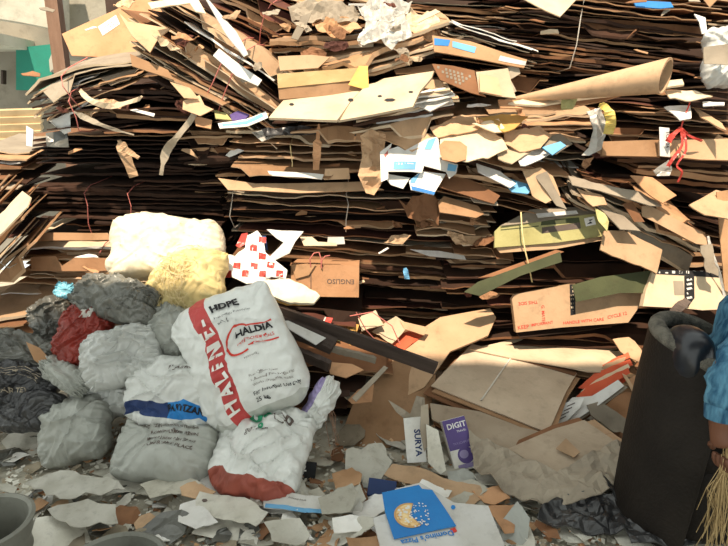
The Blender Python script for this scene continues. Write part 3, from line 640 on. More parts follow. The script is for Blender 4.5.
# litter between the lettered carton and the floor pile, in the sun
lit = [([(340,345),(356,310),(362,318),(352,346)],'card_mustard','curved tan card edge by the long plank'),
 ([(358,318),(376,312),(384,326),(362,332)],'card_cream','cream scrap with red stripes above the plank, leftmost'),
 ([(372,332),(396,318),(410,326),(392,344)],'card_cream','cream paper in the lit heap above the plank'),
 ([(384,342),(414,330),(424,336),(402,352)],'print_orange_red','red streaked paper in the lit heap'),
 ([(400,322),(428,328),(424,336),(404,330)],'kraft_light','tan scrap at the top of the lit heap'),
 ([(352,336),(380,338),(398,352),(368,346)],'kraft_light','tan scrap tucked behind the plank'),
 ([(378,352),(404,352),(412,362),(386,364)],'card_white','white scrap behind the end of the plank'),
 ([(310,310),(336,314),(340,342),(316,334)],'card_olive','dark green card standing behind the plank')]
for out, m, lab in lit:
    u = sum(p[0] for p in out)/len(out); v = sum(p[1] for p in out)/len(out)
    panel('paper_sheet', lab, 'paper', Plane(u, v, 2.98, rnd.uniform(40, 65), roll=rnd.uniform(-10, 20)), out, m, crump=.01, res=.03)
P = Plane(327, 322, 2.93, 30)
o, sf = panel('red_label', 'small red label with white edge behind the plank', 'label', P, [(321,326),(325,317),(333,318),(329,328)], 'plastic_red', th=.003)
marks(P, o, sf, [('p', [(321,326),(325,317),(326.3,317.2),(322.3,326.3)], 0)], ['card_white'])
for k, pts in enumerate([[(356,312,2.9),(366,330,2.88),(380,345,2.87),(400,352,2.88)], [(350,316,2.9),(372,312,2.88),(392,326,2.87),(400,344,2.86)]]):
    mb = MB(); P_ = [at(*p) for p in pts]; mb.tube([p-P_[0] for p in P_], .003)
    tag(mb.build('loose_string', ['twine_pink'], None, Matrix.Translation(P_[0]), 60), ['pink string crossing the lit heap downwards', 'pink string looping over the lit heap'][k], 'string')

# ================================================================== UPPER RIGHT CENTRE
bundle('sheaf of white edged sheets slanting down right near the top centre', 490, 45, 104, 24, 3.2, 7, -15, 10, pal='pale', seed=51, fan=-.1, flap=.2, th=(.003,.006))
P = Plane(482, 52, 3.08, 35, roll=-12)
o, sf = panel('cardboard_sheet', 'tan folded board with blue band and white edge near top centre', 'cardboard', P, [(432,36),(470,42),(527,60),(524,68),(480,60),(434,52)], 'kraft')
marks(P, o, sf, [('p', [(434,39),(450,41),(448,47),(434,46)], 0), ('p', [(452,42),(476,48),(474,54),(452,48)], 1), ('p', [(500,56),(526,62),(525,66),(498,61)], 2)], ['print_blue','print_lightblue','card_white'])
bundle('dark sheets under the tan board with the blue band', 500, 76, 120, 22, 3.4, 5, -6, 8, pal='dark', seed=52)
P = Plane(458, 80, 3.0, 15, roll=-22)
bx = empty('cardboard_box', P.M, 'brown flattened carton with white printed lettering near the top centre', 'box')
o, sf = panel('printed_side', None, None, P, [(432,64),(452,66),(474,71),(478,90),(486,97),(470,93),(440,80)], 'kraft_brown', parent=bx, th=.008)
mb = MB()
for s, A, B in (('AGRO FOODS', (438,69), (473,81)), ('PRODUCT', (444,77), (471,88)), ('TOP', (458,85), (474,93))):
    pass
# worn, unreadable rows of print: short blocks
for row in range(4):
    for c_ in range(9-row*2):
        u = 437+row*4.5+c_*3.9; v = 66+row*4.6+c_*1.15
        if rnd.random() < .85:
            V, Fs = slab([P.hit(u,v), P.hit(u+2.4,v+.6), P.hit(u+2.2,v+3.1), P.hit(u-.1,v+2.6)], .0006, lambda x, y: sf(x, y, .0008).z, .05); mb.add(V, Fs)
mb.build('printed_marks', ['card_greyed'], bx)
o, _ = panel('white_flap', None, None, Plane(500, 80, 3.02, 30, roll=-5), [(476,72),(508,68),(512,84),(516,98),(498,96),(479,92)], 'card_cream', th=.005, parent=bx)
_o, _ = panel('tan_flap', None, None, Plane(500, 82, 2.98, 25), [(479,74),(498,78),(502,96),(480,92)], 'kraft_light', parent=bx)
panel('cardboard_sheet', 'greyed torn end beside the printed brown carton', 'cardboard', Plane(510, 72, 3.08, 20), [(500,70),(518,66),(520,74),(510,80),(516,92),(508,96),(502,84)], 'card_greyed', crump=.008, res=.03)
panel('cardboard_sheet', 'pale flat sheet jutting out at the very top right of centre', 'cardboard', Plane(550, 6, 3.1, 40), [(518,-4),(582,-6),(560,17),(545,10)], 'card_cream')
# the fan of pale sheets under the printed carton
bundle('fan of pale kraft sheets below the printed brown carton', 520, 128, 160, 26, 3.2, 6, 4, 14, pal='kraft', seed=53, wav=.035, flap=.3)
pale = [([(366,134),(408,131),(440,139),(455,136),(412,153),(404,150)],'kraft_light','tan folded sheet left of the blue and white cartons',3.0),
 ([(430,130),(462,116),(486,120),(478,131),(452,137),(438,138)],'kraft_light','tan sheet above the pale fan, left part',3.02),
 ([(478,120),(500,116),(528,118),(512,131),(504,134),(492,128)],'card_mustard','orange topped sheet above the pale fan',3.0),
 ([(472,124),(498,121),(506,132),(494,135)],'card_cream','cream sheet left of the orange topped one',2.98),
 ([(440,138),(478,127),(492,133),(502,140),(508,150),(486,160),(466,163),(440,160)],'card_cream','widest cream sheet with rounded corner in the middle right',2.93),
 ([(504,134),(540,128),(552,136),(540,150),(520,152),(504,146)],'kraft_light','tan sheet in the pale fan under the orange one',2.98),
 ([(496,152),(520,146),(530,154),(512,164),(498,160)],'card_cream','small cream flap in the pale fan',2.92),
 ([(516,158),(534,152),(552,146),(556,152),(540,162),(520,168)],'card_white','white sheet end at the right of the pale fan',2.94),
 ([(540,140),(560,134),(572,146),(556,156),(545,150)],'card_greyed','grey blue crumpled sheet end right of the pale fan',2.96),
 ([(522,172),(540,168),(552,176),(560,196),(545,204),(532,196)],'kraft_light','crumpled tan piece hanging below the pale fan',2.92),
 ([(534,176),(546,172),(566,210),(556,206)],'card_greyed','greyish hanging strip below the pale fan',2.9)]
for out, m, lab, Y in pale:
    u = sum(p[0] for p in out)/len(out); v = sum(p[1] for p in out)/len(out)
    panel('cardboard_sheet', lab, 'cardboard', Plane(u, v, Y+.05, 55 if 'hang' not in lab else 20, roll=rnd.uniform(-4, 8)), out, m, crump=.012, res=.035)
panel('cardboard_sheet', 'tan rounded cardboard piece lying on the widest cream sheet', 'cardboard', Plane(452, 152, 2.90, 40), [(439,146),(444,141),(460,142),(467,147),(466,160),(456,163),(442,160)], 'kraft_orange')
panel('paper_sheet', 'light blue paper corner at the right end of the pale fan', 'paper', Plane(550, 150, 2.95, 40), [(542,148),(560,142),(566,146),(552,156)], 'print_lightblue', crump=.004)
# blue and white medicine-type cartons, opened flat
blue = [([(388,172),(388,150),(398,147),(405,151),(427,139),(438,137),(441,160),(458,165),(456,174),(449,179),(446,172),(424,166),(422,173),(411,172)], 2.95, 'opened white carton with two blue ends, largest of the blue and white group', [([(394,162),(416,162),(415,170),(393,170)],0), ([(428,141),(436,138),(431,150),(424,150)],0), ([(448,164),(457,166),(455,172),(447,171)],0), ([(396,163.5),(414,163.5),(414,165),(396,165)],2)]),
 ([(388,174),(410,178),(403,189),(391,185),(387,180)], 2.93, 'plain white carton flap hanging lowest left in the blue and white group', []),
 ([(421,171),(446,174),(435,192),(434,195),(411,190),(409,181)], 2.92, 'small white carton with a deep blue lower edge under the blue and white group', [([(411,186),(435,192),(434,195),(412,190)],1), ([(411,179),(420,173),(415,183),(410,183)],0)]),
 ([(380,152),(392,143),(389,154),(388,179),(381,182)], 2.94, 'narrow white strip with a pink mark left of the opened white carton', [([(384,155),(391,147),(390,151),(385,158)],3)])]
for out, Y, lab, bl in blue:
    u = sum(p[0] for p in out)/len(out); v = sum(p[1] for p in out)/len(out); P = Plane(u, v, Y, 30, roll=-6)
    o, sf = panel('opened_carton', lab, 'carton', P, out, 'card_white', amp=.008, th=.004)
    if bl: marks(P, o, sf, [('p', b, c_) for b, c_ in bl], ['print_lightblue','print_blue','card_white','twine_pink'])
panel('crumpled_paper', 'crumpled brown kraft paper left of the blue and white cartons', 'paper', Plane(370, 160, 3.04, 15), [(360,136),(372,130),(386,136),(384,152),(380,166),(384,180),(374,196),(366,194),(358,176),(362,158)], 'kraft_light', crump=.03, cf=11, res=.02, smooth=0)
panel('crumpled_paper', 'torn brown paper hanging under the blue and white cartons', 'paper', Plane(418, 210, 3.04, 20), [(398,200),(406,206),(412,196),(432,194),(440,204),(438,226),(430,218),(420,222),(408,218)], 'kraft_brown', crump=.02, res=.02, ragged=.01, smooth=0)
bundle('dark slanting bundle with white corners under the pale fan', 500, 182, 140, 44, 3.12, 8, -13, 8, pal='mixdark', seed=54, wav=.035, flap=.35)
bundle('tangled slanting sheets behind the yellow carton', 520, 160, 150, 40, 3.4, 7, -8, 8, pal='mixdark', seed=55, wav=.035)
for out, m, lab in [([(432,176),(470,180),(500,196),(494,204),(440,188)],'kraft_brown','slanting brown sheet under the lowest blue and white carton'),
 ([(438,202),(444,196),(478,206),(484,214),(476,218),(440,212)],'kraft','tan folded sheet end left of the yellow carton'),
 ([(476,164),(500,172),(516,184),(510,188),(478,172)],'card_white','white corner sheet slanting under the cream sheet'),
 ([(500,176),(534,186),(528,194),(512,192)],'print_lightblue','pale blue paper tip below the pale fan'),
 ([(468,194),(496,200),(498,206),(474,202)],'card_greyed','grey sheet tip above the tan folded end')]:
    u = sum(p[0] for p in out)/len(out); v = sum(p[1] for p in out)/len(out)
    panel('cardboard_sheet', lab, 'cardboard', Plane(u, v, 2.98, 50, roll=-12), out, m)
bundle('short brown sheets stacked left of the yellow carton', 455, 222, 84, 26, 3.15, 6, -2, 8, pal='mix', seed=56, wav=.035, flap=.4)
bundle('dark sheets below the short brown stack, mid right', 455, 262, 110, 44, 3.3, 7, -4, 6, pal='mixdark', seed=57, flap=.3)
bundle('dark pile behind the red printed carton', 560, 290, 250, 70, 3.2, 8, 0, 6, pal='dark', seed=58)
bundle('dark pile on the ground under the red printed carton', 570, 352, 250, 36, 3.08, 8, 0, 6, pal='dark', seed=59)
bundle('dark pile at the right edge behind the dark armchair', 715, 345, 90, 60, 3.05, 7, 0, 6, pal='dark', seed=60)

# ================================================================== RIGHT COLUMN
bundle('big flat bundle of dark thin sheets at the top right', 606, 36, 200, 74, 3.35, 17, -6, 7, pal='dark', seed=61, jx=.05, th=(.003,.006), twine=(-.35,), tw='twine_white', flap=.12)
bundle('few reddish grey sheets on top of the big flat top right bundle', 600, 12, 210, 26, 3.3, 6, -5, 8, pal='red', seed=62, jx=.06, th=(.003,.006))
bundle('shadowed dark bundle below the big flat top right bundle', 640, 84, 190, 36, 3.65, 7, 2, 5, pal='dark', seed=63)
bundle('brown sheets at the top right corner above the white bag', 716, 14, 60, 40, 3.5, 7, -6, 8, pal='mix', seed=64)
panel('plastic_scrap', 'blue plastic packet in the top right bundle', 'plastic scrap', Plane(654, 7, 3.22, 30), [(634,3),(640,1),(670,3),(673,8),(660,9),(636,7)], 'print_blue', amp=.01)
panel('plastic_scrap', 'white thin board end hanging at right of the top bundle', 'cardboard', Plane(703, 24, 3.15, 20), [(694,14),(705,18),(707,33),(702,34),(699,22)], 'card_white')
def cone_roll(name, label, A, B, r0, r1, mat, squash=.75, turns=1.35):
    d = (B-A); ln = d.length; d.normalize(); a = d.cross(Vector((0,0,1))).normalized(); b = a.cross(d); V = []; Fs = []; n = 40; m = 8
    for lay in (0, 1):
        for j in range(m+1):
            t = j/m; r = r0+(r1-r0)*t
            for i in range(n+1):
                an = 2*math.pi*turns*i/n; rr = r*(.9+.12*i/n) - lay*.006
                V.append(d*(ln*t + .02*math.sin(an)) + a*(math.cos(an)*rr) + b*(math.sin(an)*rr*squash))
    q = (m+1)*(n+1); ix = lambda l, j, i: l*q+j*(n+1)+i
    for j in range(m):
        for i in range(n):
            Fs.append((ix(0,j,i), ix(0,j,i+1), ix(0,j+1,i+1), ix(0,j+1,i))); Fs.append((ix(1,j,i), ix(1,j+1,i), ix(1,j+1,i+1), ix(1,j,i+1)))
        Fs.append((ix(0,j,0), ix(0,j+1,0), ix(1,j+1,0), ix(1,j,0))); Fs.append((ix(0,j,n), ix(1,j,n), ix(1,j+1,n), ix(0,j+1,n)))
    for i in range(n):
        Fs.append((ix(0,0,i), ix(1,0,i), ix(1,0,i+1), ix(0,0,i+1))); Fs.append((ix(0,m,i), ix(0,m,i+1), ix(1,m,i+1), ix(1,m,i)))
    return tag(mesh_obj(name, V, Fs, [mat], None, None, Matrix.Translation(A), 40), label, 'cardboard')
cone_roll('cardboard_roll', 'long sheet of tan cardboard rolled into a cone, open end right', at(504,101,3.12), at(666,76,2.64), .012, .092, 'kraft_light', .8)
panel('cardboard_sheet', 'narrow pale folded sheet under the cardboard cone', 'cardboard', Plane(600, 97, 2.98, 66, roll=6), [(508,104),(540,96),(682,80),(684,85),(640,92),(600,97),(540,106)], 'card_cream', th=.01)
panel('cardboard_sheet', 'orange brown long sheet below the narrow pale one', 'cardboard', Plane(560, 105, 3.0, 45, roll=3), [(498,100),(560,101),(602,97),(626,94),(600,102),(560,110),(500,108)], 'kraft_orange', th=.008)
panel('crumpled_plastic', 'yellow knot of plastic film under the cardboard cone', 'plastic scrap', Plane(567, 103, 2.97, 20), [(560,100),(570,95),(576,100),(572,110),(560,112)], 'card_yellow', crump=.02, res=.015, smooth=0)
strip('plastic_ribbon', 'yellow plastic ribbon hanging below the cardboard cone', 'plastic scrap', [(599,105,2.95),(606,108,2.94),(611,120,2.93),(608,134,2.95)], [.02,.035,.05,.05], 'plastic_yellow')
panel('crumpled_plastic', 'dirty white plastic rag hanging under the yellow ribbon', 'plastic scrap', Plane(594, 135, 2.98, 12), [(586,112),(600,108),(606,120),(606,136),(600,150),(588,156),(580,156),(588,148),(592,130)], 'plastic_clear', crump=.02, res=.02, smooth=0)
bundle('bundle of thin dark and white edged sheets knotted with red ribbon', 668, 117, 140, 48, 3.22, 11, -2, 8, pal='mixdark', seed=65, th=(.003,.006), flap=.3, jx=.05)
for out, m, lab in [([(664,92),(694,92),(712,98),(690,101),(670,99)],'card_cream','cream sheet on top of the ribboned bundle'),
 ([(664,108),(690,106),(691,119),(680,121),(672,114)],'card_white','crumpled white scrap on the ribboned bundle'),
 ([(694,108),(722,124),(726,132),(700,118)],'kraft_light','tan scrap slanting down at right of the ribboned bundle'),
 ([(702,103),(724,103),(724,106),(703,107)],'card_white','white sheet tip at the far right of the ribboned bundle')]:
    u = sum(p[0] for p in out)/len(out); v = sum(p[1] for p in out)/len(out)
    panel('cardboard_sheet', lab, 'cardboard', Plane(u, v, 3.02, 55), out, m, crump=.006, res=.03)
panel('cardboard_sheet', 'long tan flat carton front left of the red ribbon', 'cardboard', Plane(640, 148, 3.06, 18), [(602,142),(660,140),(660,157),(601,156)], 'kraft', th=.02)
panel('cardboard_sheet', 'long tan flat carton front right of the red ribbon', 'cardboard', Plane(700, 148, 3.05, 18), [(658,141),(740,139),(740,161),(700,160),(658,156)], 'kraft_light', th=.02)
bundle('dark brown bundle under the long tan carton fronts', 668, 172, 140, 34, 3.22, 5, -3, 6, pal='dark', seed=66, jx=.02, th=(.012,.02))
P = Plane(664, 142, 3.01, 5)
o, sf = panel('paper_tag', 'white upright paper tag on the red ribbon', 'tag', P, [(659,127),(669,128),(670,157),(660,156)], 'card_white', th=.004)
marks(P, o, sf, [('t', 'TOP 24', (665.5,131), (665.5,148), 0, .01)], ['print_faded'])
rb = empty('plastic_ribbon', at(684, 150, 3.0), 'red plastic ribbon tied round the right stack with loose ends', 'ribbon')
for pts, wd in [([(686,92,3.06),(690,101,3.03),(684,118,3.01),(681,128,3.00)], [.007]), ([(681,128,3.00),(690,136,2.98),(702,141,3.00)], [.012]), ([(681,128,3.00),(672,136,2.98),(668,142,2.98)], [.02,.03]),
  ([(681,128,2.99),(682,145,2.97),(672,160,2.96),(664,172,2.98)], [.012,.018]), ([(684,130,2.99),(686,150,2.96),(677,165,2.96),(682,172,2.96),(678,182,2.98)], [.01])]:
    strip('ribbon_end', None, None, pts, wd, 'plastic_red', parent=rb)
panel('crumpled_plastic', 'small white and red plastic scrap hanging on the ribbon', 'plastic scrap', Plane(664, 170, 2.98, 10), [(652,171),(662,164),(668,160),(670,170),(668,176),(656,176)], 'plastic_clear', crump=.015, res=.015, smooth=0)
bundle('slanting bundle of grey and tan sheets on the right under the ribbon', 640, 218, 150, 40, 3.02, 8, -24, 14, pal='grey', seed=67, flap=.4, wav=.03)
bundle('dark sheets behind the slanting right bundle', 680, 222, 140, 50, 3.3, 7, -12, 8, pal='dark', seed=68)
for out, m, lab, ln in [([(642,206),(650,206),(700,232),(712,246),(696,244),(642,216)],'kraft_light','pale tan side of the slanting right bundle',20),
 ([(622,204),(632,202),(644,222),(634,222)],'kraft_brown','brown upright end at left of the slanting right bundle',15),
 ([(568,176),(596,184),(640,192),(662,206),(650,206),(600,192),(572,186)],'card_greyed','wavy grey brown sheet on top of the slanting right bundle',50),
 ([(630,176),(652,178),(676,196),(662,204),(646,194)],'kraft_orange','rounded orange tan sheet end under the ribbon',45),
 ([(576,190),(600,196),(606,206),(592,208)],'kraft_light','crumpled tan tip left of the slanting right bundle',40),
 ([(688,206),(716,190),(728,194),(728,220),(704,216)],'kraft_light','tan flap at the right end of the slanting bundle',50),
 ([(716,192),(740,188),(742,300),(724,290)],'kraft','tall upright tan sheet at the right edge',10),
 ([(596,206),(622,216),(640,232),(620,230)],'card_greyed','greyed sheet tip above the tan hanging flap',50),
 ([(680,226),(704,232),(708,244),(682,240)],'kraft','small brown block at the end of the slanting right bundle',20)]:
    u = sum(p[0] for p in out)/len(out); v = sum(p[1] for p in out)/len(out)
    panel('cardboard_sheet', lab, 'cardboard', Plane(u, v, 2.93, ln, roll=-10), out, m, crump=.004 if 'crumpl' not in lab else .015, res=.04, bend=0)
strip('plastic_ribbon', 'white strap hanging in front of the upright sheet at right edge', 'ribbon', [(708,236,2.9),(712,252,2.88),(720,275,2.88),(727,310,2.9)], [.01,.012,.012,.012], 'card_white')
panel('cardboard_sheet', 'rough grey card piece at the foot of the white strap', 'cardboard', Plane(706, 262, 2.85, 10), [(700,246),(712,244),(718,276),(706,272)], 'card_greyed', ragged=.01)
# white sack at the top right corner
o, sf = sack('plastic_sack', 'round white plastic sack at the upper right edge', Plane(724, 58, 3.1, 10), .24, .34, .2, ['sack_white'], seed=3, p=2.1, corner=.3)
panel('cardboard_sheet', 'grey torn card under the white sack at upper right', 'cardboard', Plane(712, 62, 2.95, 10), [(702,48),(728,44),(728,66),(704,64)], 'card_greyed', crump=.01)
# yellow carton
P = Plane(548, 232, 3.04, 22, roll=6)
yb = empty('cardboard_box', P.M, 'flattened yellow carton with a square printed window under the pale fan', 'box')
o, sf = panel('front_face', None, None, P, [(494,232),(500,226),(560,218),(598,214),(608,222),(606,236),(556,243),(494,248)], 'card_yellow', parent=yb, th=.03)
marks_on_child(P, o, sf, [('p', [(540,226),(541,221),(578,218),(579,223)], 0), ('p', [(541.5,234),(541,228),(579,223),(580,229)], 1), ('p', [(500,230),(538,226),(538,227),(500,231)], 0), ('p', [(583,219),(593,217),(595,225),(585,227)], 2), ('p', [(585,221),(592,219.5),(593,223.5),(586,225)], 3), ('p', hl(575,224,2,1.6), 3)], ['card_olive','print_faded','card_white','print_black'])
P_ = Plane(550, 215, 3.08, 55, roll=4); panel('top_flap', None, None, P_, [(500,226),(530,210),(586,207),(598,214),(560,219)], 'card_greyed', parent=yb)
P_ = Plane(550, 215, 3.04, 45, roll=4); panel('blue_edge', None, None, P_, [(536,214),(576,211),(578,214),(538,218)], 'card_white', parent=yb)
P_ = Plane(550, 246, 3.02, 20, roll=6); panel('bottom_flap', None, None, P_, [(496,248),(556,243),(604,236),(604,240),(556,249),(500,253)], 'kraft_light', parent=yb)
mb = MB(); mb.tube([P.I @ at(*p) for p in [(521,212,3.0),(522,230,2.97),(525,250,2.97),(529,266,2.97),(532,282,3.0)]], .004); mb.build('string', ['twine_straw'], yb, None, 60)
panel('crumpled_paper', 'small yellow crushed paper at the right end of the yellow carton', 'paper', Plane(602, 216, 2.9, 20), [(594,208),(604,214),(608,222),(606,232),(598,222)], 'card_yellow', crump=.012, res=.02, smooth=0)
# tan flap
panel('cardboard_sheet', 'tan hanging flap with torn lower edge right of the yellow carton', 'cardboard', Plane(630, 250, 2.92, 30, roll=-14), [(600,250),(604,231),(624,231),(662,250),(656,274),(640,266),(612,256)], 'kraft_light', ragged=.004, th=.01)
# dark green carton
P = Plane(560, 272, 2.86, 20, roll=8)
panel('cardboard_sheet', 'dark olive sheet slanting below the yellow carton', 'cardboard', Plane(515, 272, 2.95, 35, roll=16), [(464,292),(478,282),(560,252),(562,262),(520,276),(480,296)], 'card_olive')
panel('cardboard_sheet', 'long thin brown sheet edge above the dark green carton', 'cardboard', Plane(515, 266, 3.0, 40, roll=16), [(478,278),(556,250),(564,252),(500,276)], 'kraft_brown')
panel('cardboard_sheet', 'dark green flattened carton over the red printed one', 'cardboard', Plane(600, 286, 2.94, 16, roll=7), [(572,285),(600,277),(654,270),(652,293),(620,293),(576,302)], 'card_olive')
# red printed white-brown carton
P = Plane(570, 310, 3.0, 14, roll=6)
bx = empty('cardboard_box', P.M, 'long pale carton printed with red lettering and black tape', 'box')
mbx = MB()
o, sf = panel('front_face', None, None, P, [(511,299),(514,294),(570,284),(640,284),(640,302),(626,322),(560,327),(515,332)], 'kraft_light', parent=bx, th=.05)
marks_on_child(P, o, sf, [('t','THIS SIDE', (536,300),(517,302),0,.01), ('t','G. MATER', (540,305),(541,324),0,.01), ('t','KEEP', (517,329),(528,327.5),0,.01),
  ('t','HANDLE WITH CARE', (562,324),(602,320),0,.012), ('t','IMPORTANT', (530,326),(552,323),0,.01), ('t','CYCLE 12', (606,318.5),(625,314),0,.01),
  ('p', [(568,284),(573,284),(574,314),(569,315)], 1)] + [('p', [(569.2,286+k*4),(571.8,286+k*4),(572,288+k*4),(569.4,288+k*4)], 2) for k in range(7)], ['print_red','print_black','card_cream'])
P_ = Plane(575, 334, 2.97, 60, roll=4); panel('bottom_flap', None, None, P_, [(516,331),(600,324),(624,323),(590,330),(520,338)], 'kraft_dark', parent=bx)
# cream carton with black patterned tape
P = Plane(688, 290, 2.92, 16, roll=-2)
bx = empty('cardboard_box', P.M, 'cream carton with black patterned tape behind the dark armchair', 'box')
o, sf = panel('front_face', None, None, P, [(641,306),(644,290),(651,272),(700,272),(740,278),(740,308),(700,310),(680,308)], 'card_cream', parent=bx, th=.04)
it = [('p', [(652,269.5),(740,273),(740,279),(652,274)], 0), ('p', [(682,276),(692,276),(692,298),(686,306),(682,298)], 0)]
it += [('p', [(656+k*7,270.8),(659+k*7,271),(659+k*7,273.6),(656+k*7,273.4)], 1) for k in range(10)]
it += [('p', [(684,279+k*4.5),(689,278+k*4.5),(690,280+k*4.5),(685,281+k*4.5)], 1) for k in range(5)]
it += [('p', [(671,281),(681,281),(682,295),(672,295)], 2)]
marks_on_child(P, o, sf, it, ['print_black','card_white','card_greyed'])
strip('tape_strip', 'black and white patterned tape tail above the dark armchair', 'tape', [(688,300,2.87),(676,310,2.85),(670,320,2.85),(666,334,2.85)], [.04,.05,.045,.03], 'print_faded')

# ================================================================== FLOOR PILES ON THE RIGHT
P = Plane(430, 345, 2.95, 62, roll=4)
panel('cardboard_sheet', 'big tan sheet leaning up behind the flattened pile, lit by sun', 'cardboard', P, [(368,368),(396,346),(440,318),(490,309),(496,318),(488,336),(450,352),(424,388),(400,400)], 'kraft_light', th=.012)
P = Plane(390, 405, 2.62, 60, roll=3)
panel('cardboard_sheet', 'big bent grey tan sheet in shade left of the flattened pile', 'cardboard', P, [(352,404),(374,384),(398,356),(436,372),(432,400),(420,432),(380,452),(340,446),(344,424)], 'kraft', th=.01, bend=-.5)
# main flattened pile
P = Plane(540, 358, 2.95, 78, roll=-2)
root, (o, sf) = leaf_stack('broad pale flattened sheet behind the taped pair of panels', P, [(470,350),(520,338),(622,338),(640,350),(630,358),(600,372),(588,372),(520,360)], ['card_cream','kraft_light','kraft','kraft_brown'], gap=.02)
P = Plane(500, 385, 2.72, 78, roll=-4, yaw=0)
root, (o, sf) = leaf_stack('square pair of grey tan panels joined by a string on the floor pile', P, [(431,386),(472,344),(577,373),(566,392),(548,433)], ['card_taupe','kraft','kraft_brown','kraft_dark','kraft'], gap=.012, amp=.005)
mb = MB(); q = [P.hit(512,357), P.hit(500,374), P.hit(481,401)]
mb.tube([sf(x, y, .004) for x, y in q]+[sf(*q[-1], .004)+Vector((0,-.012,-.06))], .004); mb.build('string', ['twine_white'], root, None, 60)
V, Fs = slab([P.hit(482,346.5), P.hit(578,372), P.hit(574,377), P.hit(480,350)], .002, lambda x, y: sf(x, y, .003).z, .04); mb = MB(); mb.add(V, Fs); mb.build('grimy_band', ['kraft_brown'], root)
# papers on the right side of the pile
P = Plane(606, 376, 2.80, 50, roll=16); root = empty('paper_sheaf', P.M, 'sheaf of orange red printed paper at the right of the floor pile', 'paper')
for k_, (m_, q_) in enumerate([('print_orange_red',[(576,397),(588,386),(628,368),(630,373),(604,390),(584,399)]),('card_cream',[(580,392),(596,380),(628,364),(630,368),(600,386)]),('print_orange_red',[(578,388),(594,374),(630,359),(633,365),(606,378),(586,390)]),
    ('kraft_light',[(590,376),(606,364),(626,357),(624,362),(604,372)]),('print_orange_red',[(594,372),(612,360),(628,353),(630,358),(612,368)]),('card_white',[(574,404),(590,396),(616,380),(620,384),(592,404),(578,410)]),('print_orange_red',[(584,402),(600,392),(622,376),(626,381),(604,396)])]):
    panel('paper_sheet', None, None, Plane(606, 376, 2.80+.012*k_, 50+k_*2, roll=16), q_, m_, parent=root, crump=.004, res=.03, th=.004, ragged=.003)
root, _ = leaf_stack('sheaf of grey white paper below the orange red one', Plane(590, 400, 2.66, 55, roll=22), [(545,430),(572,398),(592,396),(618,380),(624,386),(600,404),(576,420),(556,436)], ['card_white','card_greyed','card_white','kraft_brown'], gap=.014, jit=.014, name='paper_sheaf', cat='paper', amp=.01)
P = Plane(566, 416, 2.6, 50, roll=18)
o, sf = panel('paper_sheet', 'white paper with black handwriting beside the taped panels', 'paper', P, [(546,431),(562,404),(584,398),(580,408),(560,428)], 'card_white', th=.003)
marks(P, o, sf, [('p', [(558+k*3,420-k*4.6),(566+k*3,416-k*4.4),(566+k*3,417-k*4.4),(558+k*3,421-k*4.6)], 0) for k in range(4)], ['print_faded'])
for out, m, lab, Y in [([(612,340),(628,338),(634,342),(648,362),(640,364),(620,352)],'kraft_light','crumpled orange tan end at the top right of the floor pile',2.95),
 ([(604,402),(626,392),(650,400),(640,422),(612,416)],'kraft_orange','orange tan sheet deep in the pile next to the armchair',2.72),
 ([(628,380),(640,372),(650,376),(650,400),(634,394)],'kraft_orange','orange tan flap next to the armchair back',2.75),
 ([(622,374),(626,376),(643,402),(639,404)],'kraft_light','narrow tan slat leaning in the pile by the armchair',2.68),
 ([(586,406),(600,402),(636,428),(638,444),(616,434),(590,416)],'card_greyed','torn grey sheet below the orange tan one',2.58)]:
    u = sum(p[0] for p in out)/len(out); v = sum(p[1] for p in out)/len(out)
    panel('cardboard_sheet', lab, 'cardboard', Plane(u, v, Y, 48), out, m, crump=.012 if 'rump' in lab or 'torn' in lab else .002, res=.03)
bundle('jumble of brown sheets between floor pile and dark armchair', 640, 400, 90, 50, 2.95, 7, -10, 14, pal='kraft', seed=71, flap=.4)
# lower layers
P = Plane(510, 430, ground(510, 430, .13).y, 80, roll=-2)
root, _ = leaf_stack('long grey green flattened sheet under the taped panels', P, [(430,404),(480,412),(520,428),(560,436),(556,450),(506,452),(470,440),(432,420)], ['card_taupe','kraft','kraft_brown','kraft_dark'], gap=.013)
P = Plane(570, 445, ground(570, 445, .13).y, 80, roll=3)
root, _ = leaf_stack('flat grey tan sheet with dark edge right of the crumpled sack', P, [(508,449),(556,428),(584,420),(612,440),(614,446),(556,477)], ['card_taupe','kraft_brown','kraft_light','kraft_dark'], gap=.011)
panel('cardboard_sheet', 'small light tan torn scrap lying on the dark edged sheet', 'cardboard', Plane(572, 448, ground(572, 448, .145).y, 80, roll=3), [(556,448),(566,438),(580,452),(574,457)], 'kraft_light', th=.003)
panel('crumpled_paper', 'large crumpled grey brown paper sack under the flat sheets', 'paper', Plane(555, 480, ground(555, 480, .075).y, 76, roll=2), [(468,436),(500,452),(556,478),(612,446),(636,452),(640,474),(600,500),(560,512),(526,504),(500,490),(474,468)], 'card_greyed', crump=.035, cf=7, res=.025, smooth=0)
panel('crumpled_paper', 'darker crumpled brown paper at the foot of the armchair', 'paper', Plane(618, 462, 2.25, 50), [(592,440),(620,432),(646,448),(650,484),(620,490),(600,470)], 'kraft_brown', crump=.03, cf=8, res=.025, smooth=0)
panel('paper_sheet', 'white triangular paper scrap poking from under the crumpled sack', 'paper', Plane(597, 489, 2.1, 20), [(588,490),(604,481),(605,498)], 'card_white', th=.002)
panel('plastic_scrap', 'small red plastic scrap below the crumpled sack', 'plastic scrap', Plane(570, 506, 2.05, 40), [(562,502),(576,500),(580,507),(566,510)], 'plastic_red', crump=.01, res=.02)
